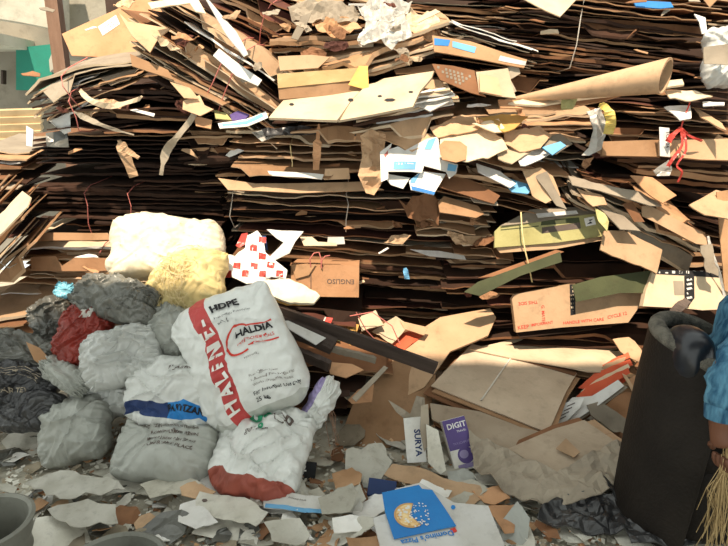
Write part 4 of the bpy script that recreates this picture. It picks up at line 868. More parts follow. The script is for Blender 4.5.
for k, (out, lab) in enumerate([([(540,512),(560,500),(600,498),(640,506),(650,530),(610,536),(560,530),(536,524)], 'crushed black plastic bag below the crumpled sack'), ([(600,480),(640,476),(665,500),(660,524),(620,514)], 'black plastic film at the foot of the armchair'), ([(620,520),(690,515),(700,546),(630,548)],'black plastic bag at the bottom right under the armchair')]):
    panel('crumpled_plastic', lab, 'plastic bag', Plane(sum(p[0] for p in out)/len(out), sum(p[1] for p in out)/len(out), [ground(590,515,.05).y,ground(630,500,.06).y,ground(660,535,.05).y][k], 80), out, 'plastic_black', crump=.03, cf=9, res=.022, smooth=0)

# ================================================================== SACK HEAP
def Fn(*a, **k): return Plane(*a, **k)
# HDPE sack
P = Fn(240, 357, 2.36, 24, yaw=-6, spin=27)
k = mpp(P.o); W, Hh = .50, .60
o, sf = sack('printed_sack', 'large white plastic sack with a red lettered band, leaning on the heap', P, W, Hh, .30, ['sack_white','sack_band_red','sack_grey'],
  region=lambda s, q, side: 1 if side == 1 and -.41 < s < -.09 else (2 if side == -1 or q < -.88 else 0), seed=1, crease=.009, lump=.03, corner=.06, p=2.6, flat=.5, e=5)
mb = MB(); hw, hh = W/2, Hh/2
T = lambda s, A, B, mi, b=.02, sq=1: text_on(mb, s, (A[0]*hw, A[1]*hh), (B[0]*hw, B[1]*hh), sf, mi, b, .0045, sq)
text_on(mb, 'H A L E N E -', (-.135*hw,-.80*hh), (-.135*hw,.62*hh), sf, 1, .03, .009, 1.05)
T('HDPE', (-.02,.66), (.42,.66), 0, .05)
T('High Density Polyethylene', (-.02,.54), (.56,.54), 0, .0)
T('HPL 2', (-.02,.46), (.16,.46), 0, .0)
T('HALDIA', (.16,.16), (.80,.16), 0, .035)
T('PETROCHEMICALS', (.16,.06), (.78,.06), 2, .01)
for cx, cy, r0, r1, a0, a1 in ((.22,.13,.058,.066,.9,5.1),):
    n = 28; V = []
    for i in range(n+1):
        a = a0+(a1-a0)*i/n
        for r in (r0, r1): V.append(sf(cx*hw+math.cos(a)*r, cy*hh+math.sin(a)*r, .002))
    mb.add(V, [(2*i, 2*i+2, 2*i+3, 2*i+1) for i in range(n)], 2)
for (x0, x1, y) in ((.36,.82,.275), (.33,.82,-.01)):
    n = 10; V = []
    for i in range(n+1):
        for d in (0, .022): V.append(sf((x0+(x1-x0)*i/n)*hw, (y+d)*hh, .002))
    mb.add(V, [(2*i, 2*i+2, 2*i+3, 2*i+1) for i in range(n)], 2)
T('PETROTHENE', (.20,-.18), (.44,-.18), 3, .0)
T('Regd. Office : Tower', (.16,-.46), (.58,-.46), 3, .0)
T('1, Auckland Place Kolkata 700', (.16,-.53), (.80,-.53), 3, .0)
T('Works : Durgachak Haldia', (.16,-.60), (.74,-.60), 3, .0)
T('For Industrial Use Only', (.14,-.71), (.84,-.70), 0, .01)
T('25 kg', (.14,-.80), (.34,-.80), 0, .01)
mb.build('printed_marks', ['print_black','card_white','print_red','print_faded'], o)
# cream woven sack, yellow sack
o, sf = sack('woven_sack', 'cream woven sack lying on top of the heap against the left stack', Fn(166, 248, 2.92, 38, roll=-3), .62, .36, .22, ['sack_cream'], seed=2, crease=.010, corner=.06, p=3.5)
o, sf = sack('woven_sack', 'yellow woven sack with straw fibres right behind the lettered sack', Fn(188, 284, 2.74, 40, roll=4, yaw=-8), .42, .38, .26, ['sack_yellow'], seed=4, crease=.016, corner=.16, p=2.2)
mb = MB(); r = random.Random(5)
Ps = Fn(188, 284, 2.74, 40, roll=4, yaw=-8)
for i in range(90):
    x, y = r.gauss(.0, .05), r.gauss(-.02, .08)
    pts = []; a = r.uniform(0, 6.3)
    for j in range(7):
        p = sf(x, y, .006+.012*r.random()); pts.append(Ps.M @ p); a += r.gauss(0, .8); x += .014*math.cos(a); y += .014*math.sin(a)-.004
    mb.tube(pts, .0017, 3)
c0 = Ps.M @ Vector((0,0,.1)); mb.v = [v-c0 for v in mb.v]
tag(mb.build('straw_fibres', ['straw_pale'], None, Matrix.Translation(c0)), 'tangle of pale straw fibres lying on the yellow sack', 'straw', kind='stuff')
def simple(name, label, pl, w, h, t, m, seed, **k): return sack(name, label, pl, w, h, t, m if isinstance(m, list) else [m], seed=seed, **k)
simple('plastic_bag', 'dark grey clear plastic bag above the red bag', Fn(116, 299, 2.60, 45, roll=-8, spin=-8), .42, .22, .18, 'plastic_grey', 6, crease=.022, corner=.05)
simple('plastic_bag', 'small teal plastic bag tip left of the grey plastic bag', Fn(64, 290, 2.68, 20, roll=-20), .09, .08, .06, 'plastic_teal', 7, crease=.006, corner=.05)
simple('plastic_bag', 'grey green plastic bag behind the red bag, at left', Fn(54, 322, 2.74, 20, spin=30), .22, .26, .12, 'plastic_grey', 8, crease=.018, corner=.05)
P = Fn(86, 335, 2.56, 28, spin=-8)
o, sf = simple('plastic_sack', 'dark red plastic sack with a white sticker on the heap', P, .27, .31, .2, 'sack_red', 9, crease=.022, corner=.05, p=2.1)
mb = MB(); V, Fs = slab([(-.01,.07),(.04,.08),(.05,.12),(.005,.12)], .001, lambda x, y: sf(x, y, .004).z, .02); mb.add(V, Fs)
mb.build('sticker', ['card_white'], o)
simple('plastic_sack', 'olive green sack squeezed beside the lettered sack', Fn(150, 330, 2.60, 30, spin=10), .24, .22, .18, 'sack_olive', 10, corner=.05, p=2.1)
simple('plastic_sack', 'crinkled whitish sack just right of the red sack', Fn(122, 356, 2.44, 34, spin=18), .36, .28, .22, 'sack_white', 12, crease=.024, corner=.05, p=2.2)
simple('plastic_sack', 'pale sack bulging left of the red lettered band', Fn(172, 332, 2.55, 30, spin=-20), .30, .26, .2, 'sack_grey', 13, crease=.018, corner=.05, p=2.2)
# sack with blue band
P = Fn(178, 392, 2.34, 36, spin=-4)
o, sf = simple('printed_sack', 'white sack with a bright blue lower band in the heap', P, .46, .34, .24, ['sack_white','print_blue','print_navy'], 14, crease=.018, corner=.05, p=2.3,
  region=lambda s, q, side: (1 if s > .0 else 2) if side == 1 and -.80 < q < -.42 else 0)
mb = MB(); text_on(mb, 'PARTIZAN', (.00,-.105), (.17,-.098), sf, 0, .04); text_on(mb, 'PLASTIC', (-.01,.085), (.08,.085), sf, 1, .01); mb.build('printed_marks', ['print_black','print_faded'], o)
# text sack
P = Fn(166, 447, 2.20, 52, spin=-6, roll=0)
o, sf = simple('printed_sack', 'grey white sack printed with rows of small text, lowest in the heap', P, .44, .32, .2, ['sack_grey'], 15, crease=.010, corner=.05, p=2.4)
mb = MB()
for i, s in enumerate(['COMMODITY', 'LOW DENSITY POLYETHYLENE', 'HOMOPOLYMER RESIN', 'MADE IN INDIA  NET 25 KG', 'STORE IN DRY PLACE']):
    y = .10-i*.034; text_on(mb, s, (-.06, y), (.15 if i else .06, y), sf, 0, .02)
for i, s in enumerate(['EXPORT', 'PACKING']): text_on(mb, s, (-.16, .10-i*.035), (-.085, .10-i*.035), sf, 0, .02)
mb.build('printed_marks', ['print_faded'], o)
simple('plastic_sack', 'round grey white sack on the litter at the left of the heap', Fn(76, 430, ground(76,430,.13).y, 44, spin=10), .33, .31, .27, 'sack_grey', 16, crease=.016, corner=.05, p=2.1)
simple('plastic_sack', 'grey sack behind the round one, under the crinkled sack', Fn(110, 392, 2.52, 44, spin=10), .40, .26, .22, 'sack_white', 17, crease=.02, corner=.05, p=2.1)
simple('plastic_sack', 'dull sack hidden behind the white sack with a blue band', Fn(150, 372, 2.72, 40, spin=5), .55, .36, .3, 'sack_grey', 25, crease=.02, corner=.05, p=2.1)
simple('plastic_sack', 'dull sack hidden behind the large lettered sack', Fn(240, 350, 2.78, 30, spin=5), .5, .5, .24, 'sack_grey', 26, crease=.02, corner=.05, p=2.1)
# sack with brick red base
P = Fn(262, 450, ground(262,450,.15).y, 56, spin=-12, roll=0)
o, sf = simple('printed_sack', 'white green printed sack with a brick red base right of the heap', P, .42, .44, .24, ['sack_white','sack_brick','print_lilac'], 18, crease=.02, corner=.05, p=2.5, top=1.0,
  region=lambda s, q, side: 1 if q < -.74 else 0)
mb = MB()
n = 24
for cx, cy, r0, r1, mi in ((.06,.115,.022,.027,1),(-.05,.11,.01,.03,0),(.0,.12,.008,.02,0),(.10,.12,.006,.018,1),(-.02,.06,.004,.012,0)):
    V = []
    for i in range(n+1):
        a = 6.283*i/n
        for r_ in (r0, r1): V.append(sf(cx+math.cos(a)*r_, cy+math.sin(a)*r_, .002))
    mb.add(V, [(2*i, 2*i+2, 2*i+3, 2*i+1) for i in range(n)], mi)
text_on(mb, 'golden', (-.08,.03), (.02,.035), sf, 2, .0); mb.build('printed_marks', ['print_green','print_faded','print_faded'], o)
simple('plastic_bag', 'twisted pink and white sack neck standing right of the lettered sack', Fn(320, 404, 2.30, 10, spin=-28), .12, .26, .09, ['sack_white','print_lilac'], 19, crease=.014, corner=.05, region=lambda s, q, side: 1 if s < -.6 else 0)
# black lettered bag
P = Fn(22, 388, 2.45, 40, spin=-6)
o, sf = simple('plastic_bag', 'black plastic bag with white line lettering at the left edge', P, .36, .26, .16, 'plastic_black', 20, crease=.016, corner=.1)
mb = MB(); text_on(mb, 'GHAR TEX', (-.07,-.04), (.07,-.03), sf, 0, .01)
for k_ in range(4): 
    V = []
    for i in range(15):
        for d in (0, .003): V.append(sf(-.1+.2*i/14, .03+.012*k_+d+.02*math.sin(i*.25), .002))
    mb.add(V, [(2*i, 2*i+2, 2*i+3, 2*i+1) for i in range(14)], 0)
mb.build('printed_marks', ['card_greyed'], o)
simple('plastic_bag', 'dirty white film crushed between the black bag and the sacks', Fn(66, 376, 2.42, 40, spin=-30), .26, .12, .08, 'sack_grey', 21, crease=.02)
simple('plastic_bag', 'dark brown sack in the shadow below the black bag', Fn(30, 412, 2.38, 50), .34, .18, .14, 'plastic_black', 22)
simple('plastic_bag', 'dark plastic heap behind the black lettered bag', Fn(20, 352, 2.62, 45, spin=-20), .42, .2, .14, 'plastic_grey', 23, crease=.02)
panel('cardboard_sheet', 'tan torn card among the dark bags at left', 'cardboard', Plane(38, 356, 2.5, 40, roll=-30), [(26,342),(40,348),(56,366),(50,372),(34,360)], 'kraft')
# chequered bag, yellow cloth, white-green sheet, red scrap
P = Plane(262, 262, 2.9, 35)
o, sf = panel('chequered_bag', 'red and white chequered plastic bag in the sun behind the lettered sack', 'bag', P, [(222,254),(236,258),(246,250),(248,236),(258,232),(264,240),(266,254),(288,272),(286,280),(272,278),(262,284),(248,286),(228,276)], 'card_white', crump=.022, cf=9, res=.02, th=.012, smooth=60)
it = []
for a in range(7):
    for b in range(6):
        if (a+b) % 2 == 0:
            u, v = 226+a*8.5, 238+b*8.5
            if not ((u < 244 and v < 256) or (u > 262 and v < 256+(u-262)*.6) or v > 276 or v < 234): it.append(('p', [(u,v),(u+7,v+1),(u+6.5,v+7),(u-.5,v+6)], 0))
marks(P, o, sf, it, ['plastic_red'])
panel('plastic_scrap', 'bright red plastic scrap left of the chequered bag', 'plastic scrap', Plane(243, 240, 2.98, 20), [(236,246),(242,234),(248,233),(247,244),(240,248)], 'plastic_red', crump=.01, res=.02)
panel('plastic_scrap', 'blue scrap behind the top of the chequered bag', 'plastic scrap', Plane(264, 243, 2.99, 20), [(258,236),(266,236),(268,250),(260,250)], 'print_navy', crump=.008, res=.02)
panel('crumpled_paper', 'pale yellow cloth folded at the foot of the chequered bag', 'cloth', Plane(290, 292, 2.72, 55, roll=-8), [(258,288),(268,282),(290,282),(306,288),(320,298),(314,303),(290,303),(268,298)], 'sack_cream', crump=.016, res=.02, th=.015, smooth=60)
panel('crumpled_paper', 'yellow greenish cloth edge spilling under the pale yellow cloth', 'cloth', Plane(285, 298, 2.72, 45, roll=-8), [(262,293),(290,298),(316,301),(312,306),(286,306),(266,300)], 'card_mustard', crump=.014, res=.02, smooth=60)
panel('paper_sheet', 'creased white paper sheet folded like a wing above the chequered bag', 'paper', Plane(285, 245, 2.95, 30, roll=10), [(267,230),(304,232),(296,242),(290,254),(272,262),(269,258),(284,243),(276,238)], 'card_white', crump=.01, res=.03)
panel('paper_sheet', 'curved white sheet edge right of the wing shaped paper', 'paper', Plane(318, 242, 2.98, 50), [(300,237),(312,237),(318,242),(336,243),(337,246),(304,246)], 'card_cream')
# planks
def plank(label, A, B, w, t, m, roll=0):
    d = (B-A); ln = d.length; x = d.normalized(); y = Vector((0,0,1)).cross(x).normalized(); z = x.cross(y)
    M = Matrix((x, y, z)).transposed().to_4x4() @ Matrix.Rotation(R(roll), 4, 'X'); M.translation = A
    mb = MB(); n = 14; V = []; r = random.Random(int(ln*1000))
    for i in range(n+1):
        for sy, sz in ((-1,-1),(1,-1),(1,1),(-1,1)): V.append((ln*i/n, sy*w/2+r.gauss(0,.001), sz*t/2+r.gauss(0,.001)+.004*noise.noise(Vector((i*.4, 2, 1)))))
    Fs = [(i*4+k_, i*4+(k_+1) % 4, i*4+4+(k_+1) % 4, i*4+4+k_) for i in range(n) for k_ in range(4)]+[(3,2,1,0),(n*4,n*4+1,n*4+2,n*4+3)]
    mb.add(V, Fs); return tag(mb.build('wooden_plank', [m], None, M), label, 'plank')
plank('long dark wooden plank slanting down right from the lettered sack', at(262,306,2.72), at(436,368,2.60), .016, .075, 'wood_dark', 18)
plank('short dark plank with a pale top below the long plank', at(262,316,2.68), at(334,346,2.6), .10, .035, 'wood_dark', 10)
P = Plane(306, 334, 2.62, 60, roll=-20)
panel('cardboard_sheet', 'pale grey board strip lying on the short dark plank', 'cardboard', Plane(302, 334, 2.56, 55, roll=-22), [(276,322),(288,321),(326,338),(316,345)], 'card_white')
plank('thin grey brown batten behind the short plank', at(325,347,2.62), at(376,360,2.60), .02, .03, 'card_greyed', 10)
plank('broken dark batten end under the short plank', at(296,352,2.58), at(330,366,2.52), .03, .05, 'wood_dark', 10)
bundle('dark jumble of boards and sheets under the planks', 330, 385, 120, 62, 2.75, 8, -4, 12, pal='mixdark', seed=81, flap=.4, wav=.03)
bundle('dark jumble of sheets behind the planks and lettered sack', 300, 335, 120, 60, 2.98, 7, -8, 12, pal='dark', seed=82, flap=.3, wav=.02)
for out, m, lab, Y in [([(328,362),(352,364),(364,370),(346,378),(330,374)],'kraft_orange','dull orange sheet among the dark boards under the planks',2.54),
 ([(348,400),(358,390),(374,384),(372,402),(352,404)],'kraft_orange','orange tan scrap in the hollow under the planks',2.5),
 ([(352,398),(384,366),(388,368),(356,402)],'card_greyed','thin pale strip slanting up from the orange tan scrap',2.5),
 ([(326,392),(350,390),(350,396),(328,398)],'kraft_dark','dark flat piece in the hollow under the planks',2.48)]:
    u = sum(p[0] for p in out)/len(out); v = sum(p[1] for p in out)/len(out)
    panel('cardboard_sheet', lab, 'cardboard', Plane(u, v, Y, 50), out, m)
for i_ in range(6):
    mb = MB(); a = at(318+i_*3, 388+i_*2, 2.46); b = at(332+i_*1.5, 460-i_*4, 2.3)
    mb.tube([Vector((0,0,0)), (b-a)*.5+Vector((.03*math.sin(i_), 0, .03)), b-a], [.002,.002,.001], 4)
    tag(mb.build('dry_stalk', ['wood_brown'], None, Matrix.Translation(a), 60), 'thin dark stalk hanging in the hollow right of the heap', 'stalk', group='dark stalks in the hollow')

# ================================================================== FOREGROUND PACKAGING
def carton(label, pl, w, h, d, m, name='small_carton'):
    root = empty(name, pl.M, label, 'box'); mb = MB(); mb.box((-w/2,-h/2,-d), (w/2,h/2,0)); b = mb.build('box_body', [m], root)
    bpy.context.view_layer.update()
    bv = b.modifiers.new('b', 'BEVEL'); bv.width = .0012; bv.segments = 1
    return root
def flat_text(root, items, ms, z=.0012, polys=()):
    mb = MB()
    for s, A, B, mi, bo in items: text_on(mb, s, A, B, lambda x, y, f: Vector((x, y, z)), mi, bo)
    for pts, mi in polys: mb.add([(x, y, z*.6) for x, y in pts], [tuple(range(len(pts)))], mi)
    return mb.build('printed_marks', ms, root.children[0])
P = Plane(415, 440, 2.26, 24, spin=6, yaw=-4)
bx = carton('slim white carton with dark blue lettering running down, standing in the litter', P, .085, .19, .045, 'card_white')
flat_text(bx, [('SURYA', (.0,.045), (.0,-.07), 0, .03), ('RED', (.028,.06), (.028,.02), 1, .01)], ['print_navy','print_faded'])
P = Plane(430, 430, 2.24, 14, spin=-4); panel('cardboard_sheet', 'narrow grey card standing between the two small cartons', 'cardboard', P, [(421,406),(428,404),(430,440),(424,452),(420,430)], 'card_greyed')
P = Plane(460, 444, 2.28, 30, spin=14, yaw=0)
bx = carton('white carton with purple printed top and a round device picture', P, .105, .225, .06, 'card_white')
n = 26; ring = [(.012+.036*math.cos(6.283*i/n), -.05+.036*math.sin(6.283*i/n)) for i in range(n)]
hub = [(.005+.02*math.cos(6.283*i/n), -.045+.018*math.sin(6.283*i/n)) for i in range(n)]
o = flat_text(bx, [('DIGIT', (-.036,.07), (.050,.07), 1, .02), ('TRAVEL', (.0,.05), (.044,.05), 1, .0), ('TOUCHPUR', (-.03,.0), (.045,.0), 2, .0)], ['print_purple','card_white','print_lilac','print_lilac'], .002, [([(-.052,-.02),(.0525,-.02),(.0525,.112),(-.052,.112)], 0), ([(-.034,-.104),(.04,-.104),(.04,-.085),(-.034,-.085)], 3)])
mb = MB(); mb.add([(x, y, .0022) for x, y in ring], [tuple(range(n))], 0); mb.add([(x, y, .0026) for x, y in hub], [tuple(range(n))], 1); mb.build('device_picture', ['print_purple','print_lilac'], bx)
P = Plane(441, 446, 2.2, 20, spin=12); panel('cardboard_sheet', 'small white green printed card left of the purple carton', 'cardboard', P, [(426,424),(438,430),(446,470),(440,474),(428,462)], 'paper_pale', crump=.006, res=.02)
panel('crumpled_paper', 'grey torn paper fold behind the slim white carton', 'paper', Plane(408, 412, 2.34, 30), [(388,400),(398,406),(410,414),(416,396),(424,398),(426,420),(410,424),(396,412)], 'card_greyed', crump=.02, res=.02, smooth=0)
# pizza box
P = Plane(415, 512, ground(415, 512, .10).y, 82, roll=0)
pz = empty('pizza_box', P.M, 'opened white pizza carton with a blue top showing a pizza', 'box')
lid = [(372,519),(390,514),(399,487),(455,505),(476,546),(500,562),(380,566)]
o, sf = panel('white_base', None, None, P, [(373,519),(390,513),(395,490),(420,484),(454,504),(488,507),(502,540),(506,552),(440,556),(384,562)], 'card_white', parent=pz, th=.012, amp=.003)
o2, sf2 = panel('blue_top', None, None, Plane(415, 512, ground(415, 512, .11).y, 82), [(382,493),(419,485),(422,489),(432,490),(443,506),(456,526),(394,539),(385,512)], 'print_blue', parent=pz, th=.004, amp=.003)
Pb = Plane(415, 512, ground(415, 512, .11).y, 82); TT = P.I @ Pb.M
c = Pb.hit(410, 516); ex = Vector(Pb.hit(430,512))-Vector(c)
mb = MB(); R1 = .042
def disc(cx, cy, r, mi, z, a0=0, a1=6.283, n=30, wob=0):
    V = [sf2(cx, cy, z)]+[sf2(cx+r*(1+wob*math.sin(i*5))*math.cos(a0+(a1-a0)*i/n), cy+r*(1+wob*math.sin(i*5))*math.sin(a0+(a1-a0)*i/n), z) for i in range(n+1)]
    mb.add([TT @ v for v in V], [(0, i+1, i+2) for i in range(n)], mi)
disc(c[0], c[1], .058, 0, .002, 1.3, 5.4); disc(c[0], c[1], .050, 1, .0026, 1.35, 5.3)
r = random.Random(3)
for i in range(26):
    a = r.uniform(1.5, 5.1); q = .045*math.sqrt(r.random()); disc(c[0]+q*math.cos(a), c[1]+q*math.sin(a), r.uniform(.003,.006), r.choice([0,2,2]), .0032, n=7)
for i in range(46):     # white speckles to the right
    x = c[0]+r.uniform(-.002,.068); y = c[1]+r.uniform(-.055,.058)
    if (x-c[0])**2+(y-c[1])**2 < .075**2: disc(x, y, r.uniform(.002,.0042), 2, .0028, n=6)
mb.v = [TT.inverted() @ v for v in mb.v]; mb.build('pizza_picture', ['pizza_crust','pizza_cheese','card_white'], o2)
mb = MB(); text_on(mb, "Domino's Pizza", P.hit(452,532), P.hit(400,542), sf, 0, .02, .003)
V, Fs = slab([P.hit(450,531), P.hit(455,529), P.hit(457,533), P.hit(452,535)], .001, lambda x, y: sf(x, y, .002).z, .02); mb.add(V, Fs, 1)
V, Fs = slab([P.hit(*q) for q in hl(453,509,2.4,2)], .001, lambda x, y: sf(x, y, .002).z, .02); mb.add(V, Fs, 0)
mb.build('printed_marks', ['print_blue','print_red'], o)
lid_n = 0
# kraft sheets by the pizza box
for out, m, lab, Y, ln in [
 ([(384,476),(392,466),(420,470),(452,482),(480,488),(484,498),(472,508),(452,506),(436,494),(404,484)],'kraft_light','long tan carton flap between the pizza box and purple carton',2.08,74),
 ([(472,492),(508,486),(510,500),(494,506),(484,502)],'kraft_orange','reddish tan flap right of the long tan one',2.1,74),
 ([(482,508),(516,504),(514,534),(504,536),(494,520)],'kraft_orange','reddish tan panel at the right of the pizza box',2.0,74),
 ([(414,492),(422,480),(452,492),(448,498)],'card_white','white sheet between the pizza box and the tan flap',2.03,74),
 ([(346,452),(382,444),(392,462),(376,486),(344,478)],'paper_pale','large pale paper left of the slim white carton',2.2,70),
 ([(332,474),(352,466),(362,476),(360,486),(336,492)],'kraft','tan card piece left of the dark blue box',2.15,66),
 ([(262,492),(296,494),(338,498),(336,514),(264,510)],'card_white','flat white carton lying in front of the brick red sack',2.08,76),
 ([(206,470),(250,480),(262,488),(240,500),(196,492)],'card_white','white paper sheet left of the flat white carton',2.16,80),
 ([(200,494),(244,500),(268,512),(256,526),(216,520),(196,508)],'paper_pale','pale paper sheet with torn edge, front left of the flat carton',2.0,82),
 ([(180,506),(196,500),(218,522),(196,530),(178,522)],'card_white','curled white paper left of the torn edged sheet',1.95,74),
 ([(264,524),(300,520),(310,536),(296,548),(272,544)],'paper_pale','pale grey paper at the bottom centre left',1.86,80),
 ([(332,520),(350,516),(372,520),(366,532),(334,534)],'card_white','small white folded paper left of the pizza box',1.96,78),
 ([(346,540),(384,534),(390,550),(350,552)],'kraft','tan scrap at the bottom edge left of the pizza box',1.84,80),
 ([(180,488),(196,482),(216,492),(202,500),(182,498)],'kraft_light','thin tan sheet under the white paper sheet',2.06,78),
 ([(140,486),(176,474),(206,486),(190,494),(150,498)],'paper_grime','grey card lying at the foot of the printed text sack',2.1,80),
 ([(48,512),(88,500),(116,506),(118,522),(70,528)],'paper_pale','wide dirty white sheet at lower left in front of the bucket',1.94,82),
 ([(24,484),(60,472),(110,478),(126,492),(60,500)],'paper_pale','wide dirty white sheet below the round sack',2.1,82),
 ([(318,500),(352,486),(358,494),(350,512),(322,516)],'paper_grime','green and red tinged magazine page left of the dark blue box',2.04,78)]:
    u = sum(p[0] for p in out)/len(out); v = sum(p[1] for p in out)/len(out)
    P = Plane(u, v, ground(u, v, .035+.0025*(lid_n := lid_n+1)).y, 84 if v > 470 else 72, roll=rnd.uniform(-2, 2))
    o, sf = panel('paper_sheet' if 'pap' in lab or 'sheet' in lab or 'page' in lab else 'cardboard_sheet', lab, 'paper' if 'pap' in lab or 'sheet' in lab or 'page' in lab else 'cardboard', P, out, m, crump=.010 if m != 'card_white' else .006, res=.025, th=.003, ragged=.010 if 'paper' in m else .003)
    if 'flat white carton lying' in lab: 
        marks(P, o, sf, [('p', [(265,510),(266,505.5),(326,511),(324,515)], 0), ('t','PharmaCare', (286,510.5),(306,512.3),1,.01), ('t','delivery pack', (288,499.5),(306,501),2,.0)], ['print_lightblue','card_white','print_faded'])
    if 'torn edge' in lab: marks(P, o, sf, [('p', hl(205,503,3,2), 0)], ['print_faded'])
bx = carton('small dark blue box lying left of the pizza box', Plane(382, 488, 2.06, 50, spin=-8), .115, .07, .06, 'print_navy')
P = Plane(306, 474, 2.2, 25, spin=-6)
bx = carton('thin black carton with white mark leaning on the brick red sack', P, .08, .10, .02, 'print_black')
flat_text(bx, [('2', (-.02,.01), (.0,.012), 0, .03), ('GROW', (-.03,-.04), (.0,-.038), 0, .0)], ['card_white'])
# buckets
def bucket(label, c, r0, r1, h):
    root = empty('bucket', Matrix.Translation(c), label, 'bucket'); mb = MB(); n = 40; prof = []
    for i in range(13): t = i/12; prof.append((r0+(r1-r0)*t + (.006 if i in (4, 7, 10) else 0), h*t))
    prof += [(r1+.012, h), (r1+.014, h+.01), (r1+.004, h+.016), (r1-.006, h+.008), (r1-.008, h-.02), (r0-.006, .012), (0.001, .012)]
    prof = [(0.001, 0)]+prof
    V = [(r_*math.cos(6.283185*k_/n), r_*math.sin(6.283185*k_/n), z) for r_, z in prof for k_ in range(n)]
    mb.add(V, [(j*n+k_, j*n+(k_+1) % n, (j+1)*n+(k_+1) % n, (j+1)*n+k_) for j in range(len(prof)-1) for k_ in range(n)])
    mb.build('bucket_body', ['bucket_grey'], root, None, 40)
    return root
bc = ground(-8, 525, .26); bucket('ribbed grey bucket cut off at the lower left corner', (bc.x-.03, bc.y, 0), .105, .135, .26)
bc = ground(112, 572, .16); bucket('grey bucket rim at the bottom edge left of centre', (bc.x, bc.y, 0), .12, .155, .16)

# ================================================================== LITTER
r = random.Random(21)
KIND = [('paper_scrap', 'small dirty white paper scrap trampled into the ground litter', 'paper scrap', 'dirty white scraps in the litter', ['paper_pale','paper_grime','paper_pale','paper_grime','card_white'], 130),
        ('cardboard_scrap', 'small torn brown cardboard scrap in the ground litter', 'cardboard scrap', 'brown scraps in the litter', ['kraft','litter_tan','kraft_brown','litter_tan','kraft_light'], 80),
        ('plastic_scrap', 'small grey plastic film scrap in the ground litter', 'plastic scrap', 'grey film scraps in the litter', ['sack_grey','plastic_grey','paper_grime'], 50)]
for nm, lab, cat, grp, ms, cnt in KIND:
    for i in range(cnt):
        while True:
            u, v = r.uniform(-10, 640), 428+118*r.random()**.8
            if v < 470 and (100 < u < 320): continue
            if v < 458 and u > 440: continue
            break
        p = ground(u, v, r.uniform(.002, .02)); s = (.02+.09*r.random()**1.7)*(1.35 if nm == 'paper_scrap' else .95); n = r.randint(5, 9); a0 = r.uniform(0, 6.28); asp = r.uniform(.35, .9)
        pts = [(s*(.65+.5*r.random())*math.cos(6.283*j/n+.2*r.random()), s*asp*(.65+.5*r.random())*math.sin(6.283*j/n+.2*r.random())) for j in range(n)]
        V, Fs = slab(pts, .003, disp_fn(.012, 9, r.random()*40, .008, 14), .022)
        M = Matrix.Translation(p) @ Matrix.Rotation(a0, 4, 'Z') @ Matrix.Rotation(r.gauss(0, .16), 4, 'X') @ Matrix.Rotation(r.gauss(0, .16), 4, 'Y')
        zmin = min((M @ v).z for v in V)
        if zmin < .0: M = Matrix.Translation((0, 0, -zmin)) @ M
        tag(mesh_obj(nm, V, Fs, [r.choice(ms)], None, None, M, 30), lab, cat, grp)
mb = MB()
for i in range(5200):
    u, v = r.uniform(-30, 650), 415+140*r.random()
    p = ground(u, v, r.uniform(.002, .016)); s = r.uniform(.004, .018); a = r.uniform(0, 6.28)
    M = Matrix.Translation(p) @ Matrix.Rotation(a, 4, 'Z') @ Matrix.Rotation(r.gauss(0, .5), 4, 'X')
    mb.add([M @ Vector(q) for q in ((-s,-s*.4,0),(s,-s*.5,0),(s*.8,s*.5,0),(-s*.7,s*.35,.001))], [(0,1,2,3)], r.choice([0,0,0,1,1,2,3,4]))
tag(mb.build('shredded_litter', ['paper_pale','paper_grime','litter_tan','kraft_brown','kraft']), 'fine shreds of paper and card trodden into the ground', 'litter', kind='stuff')
# torn tips poking out of the stacks
spots = []
for i in range(95):
    u, v = r.uniform(30, 725), r.uniform(0, 300)
    if 95 < u < 325 and v > 215: continue
    if u < 240 and 125 < v < 250 and r.random() < .85: continue
    if 265 < u < 440 and 68 < v < 125: continue
    if 380 < u < 520 and 125 < v < 200: continue
    if 480 < u < 728 and v > 205: continue
    if 500 < u < 690 and 55 < v < 110: continue
    spots.append((u, v))
for u, v in spots:
    p = at(u, v, r.uniform(3.14, 3.26)); s = r.uniform(.015, .05)
    pts = [(-s*r.uniform(.8,1.8), -s*.12), (s*r.uniform(.6,1.7), -s*r.uniform(.1,.4)), (s*r.uniform(.7,1.5), s*.25), (s*.1, s*r.uniform(.2,.7)), (-s*1.1, s*r.uniform(.1,.4))]
    V, Fs = slab(pts, .004, disp_fn(.008, 9, r.random()*40, .004, 14), .03)
    M = Matrix.Translation(p) @ Matrix.Rotation(r.gauss(0, .5), 4, 'Z') @ Matrix.Rotation(R(-5)+r.gauss(0, .3), 4, 'Y') @ Matrix.Rotation(R(r.uniform(15, 65)), 4, 'X')
    tag(mesh_obj('cardboard_scrap', V, Fs, [r.choice(['kraft_light','kraft','card_cream','kraft_brown','card_greyed','card_white','kraft_orange'])], None, None, M, 30),
        'small torn cardboard tip poking out of the stacked bundles', 'cardboard scrap', 'torn tips poking out of the stacks')

